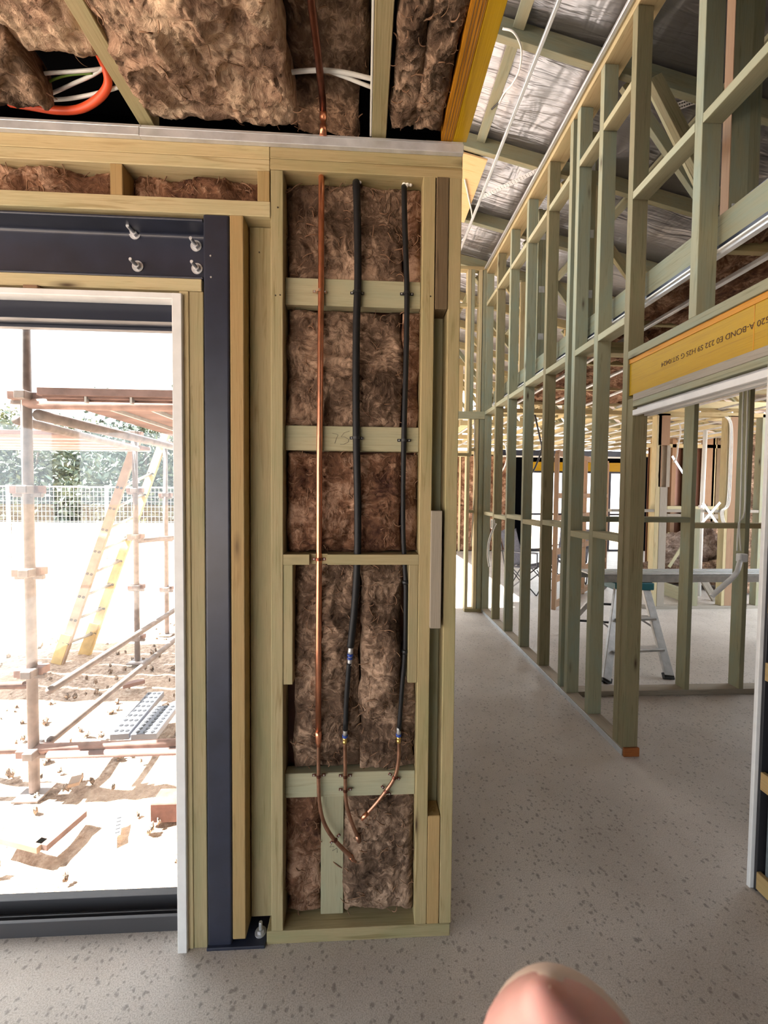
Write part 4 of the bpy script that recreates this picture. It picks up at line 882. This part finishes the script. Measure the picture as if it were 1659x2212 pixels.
# camp chairs
def camp_chair(lbl, x, y, rot):
    M = Matrix.Translation((x, y, 0)) @ Matrix.Rotation(rot, 4, 'Z')
    t = empty('camping_chair', (x, y, 0), lbl, 'chair', 'folding camping chairs')
    w, d = .25, .23
    P = lambda *c: M @ V(c)
    for s in (-1, 1):
        tube('leg', t, CHARC, [P(s*w, -d, .0), P(s*w, d, .42)], .009, 8); tube('leg', t, CHARC, [P(s*w, d, .0), P(s*w, -d, .42)], .009, 8)
        tube('back_post', t, CHARC, [P(s*w, d, .02), P(s*w*1.05, d+.16, .92)], .009, 8); tube('arm_post', t, CHARC, [P(s*w, -d, .40), P(s*w, -d, .62)], .009, 8)
    for a, b in (((-w, -d, 0), (w, -d, .38)), ((w, -d, 0), (-w, -d, .38)), ((-w, d, 0), (w, d, .38)), ((w, d, 0), (-w, d, .38))): tube('cross_leg', t, CHARC, [P(*a), P(*b)], .008, 8)
    def sheet(nm, A, B, C, D, sag, n=10):
        bm = bmesh.new(); g = []
        for j in range(n+1):
            r = []
            for i in range(n+1):
                u, v = i/n, j/n; p = (A.lerp(B, u)).lerp(D.lerp(C, u), v); r.append(bm.verts.new(p+V((0, 0, -sag*math.sin(math.pi*u)*math.sin(math.pi*max(v, .15)) + .012*math.sin(17*u+9*v)))-V((x, y, 0))))
            g.append(r)
        fs = [bm.faces.new((g[j][i], g[j][i+1], g[j+1][i+1], g[j+1][i])) for j in range(n) for i in range(n)]
        bmesh.ops.solidify(bm, geom=fs, thickness=.006); return mesh_obj(nm, t, GREYF, bm, (x, y, 0), True)
    sheet('seat', P(-w, -d, .44), P(w, -d, .44), P(w, d, .36), P(-w, d, .36), .06)
    sheet('backrest', P(-w, d, .38), P(w, d, .38), P(w*1.05, d+.16, .92), P(-w*1.05, d+.16, .92), .05)
    for s in (-1, 1): sheet('armrest', P(s*w-.04, -d, .63), P(s*w+.04, -d, .63), P(s*w+.04, d+.08, .62), P(s*w-.04, d+.08, .62), .02, 5)
camp_chair('grey folding camping chair nearer the corridor wall studs', 2.58, 5.95, .7)
camp_chair('grey folding camping chair behind the pink timber frame', 3.35, 6.35, -.9)
# pink timber frame standing behind the corridor wall
tf = empty('timber_rack', (2.6, 5.0, 0), 'pinkish timber ladder frame standing in the room behind the corridor wall', 'timber rack')
A0, A1 = V((2.47, 4.95, 0)), V((4.12, 6.5, 0)); dr_ = (A1-A0).normalized(); sdv = V((-dr_.y, dr_.x, 0))
for p in (A0, A1, A0.lerp(A1, .5)): board('upright', tf, PINE_RED, p, p+V((0, 0, 2.02)), .05, .045, sdv)
for z in (.03, .36, .72, 1.16, 1.45, 2.0): board('rail', tf, PINE_RED, A0+V((0, 0, z+.03)), A1+V((0, 0, z+.03)), .046, .07, sdv)
# loose insulation pile and boards behind the far partition
def lump(lbl, c, s, seed, mat=FIB):
    bm = bmesh.new(); bmesh.ops.create_icosphere(bm, subdivisions=5, radius=1.0); P = np.array([v.co[:] for v in bm.verts]); h = (vn(P*2.2+seed)-.5)*.5+(ridged(P*5+seed)-.5)*.22+(vn(P*13+seed)-.5)*.10
    for v, q, k in zip(bm.verts, P, h): v.co = V((q[0]*s[0], q[1]*s[1], max(q[2], -.8)*s[2]))*(1+k)
    zmin = min(v.co.z for v in bm.verts)
    for v in bm.verts: v.co.z -= zmin
    return tag(mesh_obj('insulation_batt', None, mat, bm, c, True), lbl, 'insulation batt')
lump('bulky crumpled insulation roll behind the far partition, left of the pipe', (PY(1478, 1200, 6.4).x, 6.4, 0.3), (.42, .3, .28), 3, FIB_G)
lump('upright crumpled insulation roll leaning beside the far stud', (PY(1520, 1200, 6.2).x, 6.2, 0.2), (.22, .2, .36), 5, FIB_G)
lump('dark flattened insulation piece lying low behind the far partition', (PY(1560, 1230, 6.0).x, 6.0, 0.05), (.5, .3, .22), 9, FIB)
lump('dark heap of insulation under the bulky roll', (PY(1470, 1250, 6.5).x, 6.5, 0.0), (.6, .35, .2), 12, FIB)
tag(board('timber_board', None, PINE_PALE, PZ(1428, 1283, 0)+V((0, 0, .10)), PZ(1500, 1310, 0)+V((0, 0, .10)), .19, .02, (0, 0, 1)), 'pale wide board standing on edge on the floor behind the far partition', 'board')
tag(board('timber_board', None, PINE_PALE, PY(1442, 1158, 6.8), PY(1500, 1170, 6.8), .14, .03, (0, 0, 1)), 'pale short board fixed level above the insulation roll', 'board')
tag(board('timber_strip', None, PINE_PALE, PY(1445, 1225, 5.9), PY(1480, 1170, 5.9), .05, .012, (0, 0, 1)), 'pale timber strip leaning against the insulation roll', 'board')
tag(board('timber_board', None, PINE_GREY, PY(1515, 1245, 5.3), PY(1547, 1300, 5.3), .09, .03, (0, 0, 1)), 'dusty timber offcut leaning under the plank behind the far partition', 'board')
# ================================================================== outside
ZG = -.2
bm = bmesh.new(); nx, ny = 130, 90; X0, X1, Y0_, Y1_ = -26, .1, 1.44, 44
g = []
for j in range(ny+1):
    fy = (j/ny)**2.2; y = Y0_+(Y1_-Y0_)*fy; r = []
    for i in range(nx+1):
        x = X1-(X1-X0)*(i/nx)**1.9; r.append((x, y))
    g.append(r)
P = np.array([(x, y, 0.) for r in g for x, y in r]); h = (vn(P*np.array([1.3, 1.3, 1])+5)-.5)*.10+(vn(P*6)-.5)*.05+(vn(P*21)-.5)*.03
h *= np.clip((P[:, 1]-1.44)/.35, .15, 1); z = ZG+h-np.clip((P[:, 1]-8)/3, 0, 1)*.15; z = np.where(P[:, 1] > 13, z, z)
vsx = [bm.verts.new((a[0], a[1], zz)) for a, zz in zip(P, z)]; W2 = nx+1
for j in range(ny):
    for i in range(nx): bm.faces.new((vsx[j*W2+i], vsx[j*W2+i+1], vsx[(j+1)*W2+i+1], vsx[(j+1)*W2+i]))
mesh_obj('ground', None, DIRT, bm, (0, 0, 0), True)['kind'] = 'structure'
prism('ground_beyond', None, DIRT, [(-90, -60), (90, -60), (90, 130), (-90, 130)], -1.0, -.75)['kind'] = 'structure'
tag(box('slab_edge', None, CONC, -4.6, .1, 1.401, 1.445, -.3, -.02), None, None, None, 'structure')
# scaffold
def tubeo(nm, par, mat, a, b, r=.024, n=12): return tube(nm, par, mat, [a, b], r, n)
sc = empty('scaffold', (-2, 3, ZG), 'rusty steel scaffold with plank lifts standing outside the door', 'scaffold')
S1 = PZ(75, 1715, ZG); S2 = PZ(297, 1430, ZG); S3 = V((S2.x-.08, S2.y+.75, ZG))
def coupler(p, par, d=.05):
    for k in range(4):
        a = k*math.pi/2+.4; box('coupler', par, SCAF if k % 2 else RUST, p.x+math.cos(a)*.04-.028, p.x+math.cos(a)*.04+.028, p.y+math.sin(a)*.04-.028, p.y+math.sin(a)*.04+.028, p.z-.022, p.z+.022, .004)
    box('coupler', par, SCAF, p.x-.075, p.x+.075, p.y-.012, p.y+.012, p.z-.012-.03, p.z+.012-.03, .003)
for p, zs in ((S1, (.0, .45, 1.0, 1.45, 1.95, 2.9)), (S2, (.0, .5, 1.0, 1.45, 2.0)), (S3, (.3, .9, 1.4, 2.0))):
    tubeo('standard', sc, SCAF, p+V((0, 0, .02)), p+V((.0, 0, 3.6 if p is S1 else 2.25)), .025); box('sole_plate', sc, SCAF, p.x-.07, p.x+.07, p.y-.07, p.y+.07, p.z, p.z+.012)
    for zc in zs: coupler(V((p.x, p.y, zc+.05)), sc)
ZD = PY(85, 872, S1.y).z
tubeo('transom', sc, RUST, V((S1.x, S1.y, ZD)), V((.0, S1.y, ZD)), .03)
tubeo('ledger', sc, SCAF, V((S1.x+.06, S1.y, ZD-.06)), V((S1.x+.06, 4.6, ZD-.06)), .03)
tubeo('ledger', sc, SCAF, V((S1.x-.05, S1.y, ZD-.09)), V((S2.x+.02, S2.y, ZD-.06)), .026)
for k, (za, m) in enumerate(((.36, SCAF), (.07, SCAF))): tubeo('ledger', sc, m, V((S1.x+.05, S1.y+.05, za)), V((S1.x-.02, 6.5, za)), .022)
tubeo('ledger', sc, RUST, V((S1.x-3, S1.y+.55, .12)), V((S1.x, S1.y, .42)), .02)
tubeo('transom', sc, RUST, V((S1.x-2.5, S1.y, .02)), V((0, S1.y, .09)), .024); tubeo('transom', sc, DECKW, V((S1.x+.1, S1.y-.03, .04)), V((0, S1.y-.03, .05)), .02)
tubeo('transom', sc, SCAF, V((S2.x, S2.y, 1.0)), V((S2.x+1.6, S2.y+.9, 1.1)), .022)
for k in range(5):
    x = S1.x+.12+k*.235; pb = box('deck_plank', sc, DECKW, x, x+.215, S1.y-.05, 4.7, ZD+.02, ZD+.055, .003); box('plank_edge', sc, ALU, x+.216, x+.228, S1.y-.05, 4.7, ZD+.0, ZD+.05, .001)
for k in range(5):
    y = S1.y+.95+k*.235; box('deck_plank', sc, DECKW, -6, S2.x-.05, y, y+.205, ZD-.04, ZD-.005, .003); box('plank_edge', sc, ALU, -6, S2.x-.05, y+.206, y+.225, ZD-.05, ZD-.004, .001)
box('toe_board', sc, DECKW, S1.x+.1, 0, S1.y-.06, S1.y-.03, PY(200, 861, S1.y).z, PY(200, 844, S1.y).z, .003)
# ladder
ld = empty('extension_ladder', (-2.9, 4, ZG), 'yellow and tan extension ladder leaning on the scaffold outside', 'ladder')
B1, B2 = PZ(126, 1440, ZG), PZ(184, 1420, ZG); T1 = PY(284, 985, 4.35); T2 = PY(352, 955, 4.75)
for nm_, a, b, m in (('stile', B1, T1, TAN), ('stile', B2, T2, YEL)):
    board(nm_, ld, m, a, b+(b-a)*.12, .035, .085, (0, 1, 0), .003); board('stile', ld, YEL, a+V((-.02, 0, 0)), a.lerp(b, .14)+V((-.02, 0, 0)), .045, .1, (0, 1, 0), .003)
    for k in range(8):
        c = a.lerp(b, .1+.105*k); d_ = (b-a).normalized()
        disc('rung_end', ld, CHARC, c+V((.0, -.0185, 0))+d_.cross(V((0, 1, 0)))*.02, .014, (0, -1, 0), .002)
        disc('rung_end', ld, CHARC, c+V((.0, -.0185, 0))-d_.cross(V((0, 1, 0)))*.02, .014, (0, -1, 0), .002)
for k in range(8): tubeo('rung', ld, ALU, B1.lerp(T1, .1+.105*k), B2.lerp(T2, .1+.105*k), .016, 8)
# mesh fence
YFN = 10.8
for i, (fx0, fx1) in enumerate(((-11.8, -9.35), (-9.3, -6.85), (-6.8, -4.35), (-4.3, -1.85), (-1.8, .65))):
    fe = empty('fence_panel', ((fx0+fx1)/2, YFN, -.35), ('white wire mesh fence panel at the left edge of the door view', 'white wire mesh fence panel behind the near scaffold post', 'white wire mesh fence panel left of the ladder', 'white wire mesh fence panel behind the ladder and right of it', 'white wire mesh fence panel hidden at the far right')[i], 'fence', 'temporary fence panels')
    for x in (fx0, fx1): tubeo('post', fe, GALV_L, V((x, YFN, -.35)), V((x, YFN, 1.62)), .025, 8)
    for zz in (-.25, .62, 1.58): tubeo('rail', fe, WHITE_P, V((fx0, YFN, zz)), V((fx1, YFN, zz)), .018, 8)
    mb = bmesh.new(); n = int((fx1-fx0)/.1)
    for k in range(1, n): x = fx0+(fx1-fx0)*k/n; add_box(mb, (x-fx0, 0, .66), (.007, .007, 1.84))
    for k in range(1, 14): add_box(mb, ((fx1-fx0)/2, 0, -.25+1.84*k/14), (fx1-fx0, .007, .007))
    o = mesh_obj('mesh', fe, WHITE_P, mb, (fx0, YFN, 0)); o['kind'] = 'stuff'
    box('shade_cloth', fe, WHITE_P, fx0+.03, fx1-.03, YFN+.02, YFN+.024, -.22, .60, 0)
# trees beyond
def tree(i, x, y, h, lbl, mat):
    t = empty('gum_tree', (x, y, -.7), lbl, 'tree', 'trees behind the mesh fence')
    rs = random.Random(i); pts = [V((x, y, -.7))]
    for k in range(5): pts.append(pts[-1]+V((rs.uniform(-.25, .25), rs.uniform(-.2, .2), h/6)))
    tube('trunk', t, BARK, pts, [.16, .14, .12, .09, .06, .03], 8)
    bb = bmesh.new()
    for k in range(7):
        a = pts[rs.randint(1, 4)]-V((x, y, -.7)); e = a+V((rs.uniform(-1.6, 1.6), rs.uniform(-.9, .9), rs.uniform(.5, 1.8))); sweep_bm(bb, smooth_path([a, a.lerp(e, .5)+V((0, 0, -.15)), e], 3), .025, 5)
    mesh_obj('branches', t, BARK, bb, (x, y, -.7), True)
    r2 = np.random.RandomState(i); n = 5000; cl = r2.normal(size=(34, 3))*np.array([1.3, 1.0, h*.29])+np.array([0, 0, h*.42])
    c = cl[r2.randint(0, 34, n)]+r2.normal(size=(n, 3))*np.array([.42, .42, .36]); c[:, 2] = np.maximum(c[:, 2], .3)
    d1_ = r2.normal(size=(n, 3)); d1_ /= np.linalg.norm(d1_, axis=1)[:, None]; d2_ = np.cross(d1_, r2.normal(size=(n, 3))); d2_ /= np.linalg.norm(d2_, axis=1)[:, None]
    L = r2.uniform(.09, .2, n)[:, None]; w = L*.42
    vv = np.stack([c-d1_*L, c+d2_*w, c+d1_*L, c-d2_*w], 1).reshape(-1, 3)
    me = bpy.data.meshes.new('leaves'); me.from_pydata(vv.tolist(), [], [(4*k, 4*k+1, 4*k+2, 4*k+3) for k in range(n)]); me.update()
    o = link('foliage', me, mat, t, (x, y, -.7)); o['kind'] = 'stuff'
kinds = ('dense grey-green gum tree standing beyond the mesh fence', 'olive-green gum tree with thin trunk beyond the mesh fence', 'blue-green bushy gum tree standing beyond the mesh fence')
rs = random.Random(5)
for i in range(24):
    tree(i, -24+i*1.02+rs.uniform(-.4, .4), rs.uniform(17, 25), rs.uniform(4.6, 6.3), kinds[i % 3], LEAF[i % 3])
# loose things on the ground
for i, (a, b, w, t_, m, l) in enumerate((((88, 1830), (176, 1755), .07, .03, DECKW, 'rusty brown timber stake lying on the sunlit ground outside'), ((0, 1805), (92, 1828),   .05, .03, TAN, 'yellowed timber offcut lying flat at the left door edge'), ((265, 1482), (312, 1470), .06, .03, DECKW, 'short brown offcut near the perforated plank'), ((150, 1690), (175, 1684), .07, .02, TAN, 'small tan offcut beside the scaffold foot'))):
    p, q = PZ(*a, ZG+.05), PZ(*b, ZG+.05); tag(board('timber_offcut', None, m, p, q, w, t_, (q-p).cross(V((0, 0, 1)))), l, 'timber offcut')
bk = PZ(348, 1745, ZG+.04); tag(box('brick', None, BRICKM, bk.x-.03, bk.x+.20, bk.y-.05, bk.y+.06, ZG, ZG+.10, .004), 'red brick lying in the shaded dirt by the door jamb', 'brick')
pk_ = PZ(250, 1785, ZG+.03); tg = empty('plastic_tag', tuple(pk_), 'white toothed plastic strip lying on the dirt', 'plastic strip')
board('spine', tg, WHITE_P, pk_+V((-.03, .06, 0)), pk_+V((.03, -.06, 0)), .05, .003, (1, .5, 0))
for k in range(5): board('tooth', tg, CHARC, pk_+V((-.022+.011*k, .045-.022*k, .003)), pk_+V((-.004+.011*k, .053-.022*k, .003)), .008, .001, (1, .5, 0))
for i, (q, l) in enumerate(((((300, 1592), (378, 1500), (420, 1500), (340, 1592)), 'perforated silver walk plank lying on the dirt'), (((345, 1592), (395, 1530), (450, 1530), (400, 1592)), 'second perforated silver plank cut off by the door jamb'))):
    A_, B_, C_, D_ = [PZ(x-62, y, ZG+.10) for x, y in q]; mp = empty('metal_plank', tuple(A_), l, 'metal plank', 'perforated planks outside')
    ctr = (A_+D_)/2; far = (B_+C_)/2; side = D_-A_
    board('deck', mp, PERF, ctr, far, side.length, .045, side, .004)
    for u in range(9):
        for v_ in (-.3, 0, .3): p = ctr.lerp(far, (u+.5)/9)+side*v_+V((0, 0, .024)); disc('perforation', mp, CHARC, p, .013, (0, 0, 1), .002, 8)
rs = random.Random(11); rb = bmesh.new()
for k in range(420):
    y = rs.uniform(1.6, 5.5); x = -rs.uniform(.5, 3.6); r = rs.uniform(.006, .02); q = bmesh.ops.create_icosphere(rb, subdivisions=2, radius=r)
    for v in q['verts']: v.co = V((v.co.x*rs.uniform(.7, 1.4), v.co.y*rs.uniform(.7, 1.4), v.co.z*rs.uniform(.4, .9)))+V((x, y, ZG+rs.uniform(-.01, .03)))
tag(mesh_obj('rubble', None, DIRT, rb, (0, 0, 0), True), 'scattered stones and clods on the dirt outside the door', 'rubble', None, 'stuff')
# ================================================================== the fingertip in front of the lens
D0 = .060
def fp(px, py, d=D0): return EYE + ray(px, py)*d
kx = D0/FPX
TP, TE = (1178, 2135), (1248, 2475); LT = math.hypot(TE[0]-TP[0], TE[1]-TP[1]); prof = []
for i in range(40):
    q = 700*(i/39)**2.0; rr0 = max(3.6*(q+.02)**.75, (81*q+.5)**.5) if q < 190 else 3.6*190**.75+(q-190)*.16
    prof.append((TP[0]+(TE[0]-TP[0])*q/LT, TP[1]+(TE[1]-TP[1])*q/LT, rr0))
ax = [fp(a, b) for a, b, c in prof]; rad = [c*kx for a, b, c in prof]
bm = bmesh.new(); c0 = ax[0].copy(); 
sweep_bm(bm, [p-c0 for p in ax], rad, 32)
fg = empty('finger', tuple(c0), 'pink out-of-focus fingertip of the photographer at the bottom edge', 'finger')
mesh_obj('fingertip', fg, SKIN, bm, c0, True)
# the nail on the far side, its pale free edge showing over the tip and right flank
nb = bmesh.new(); nl = [(p_[0]+10+i*.05, p_[1]-2, p_[2]*.975, 1.0+min(.2, .006*i)) for i, p_ in enumerate(prof[:30])]
sweep_bm(nb, [fp(a, b, D0*d)-c0 for a, b, c, d in nl], [c*kx*d for a, b, c, d in nl], 36); mesh_obj('fingernail', fg, NAIL, nb, c0, True)
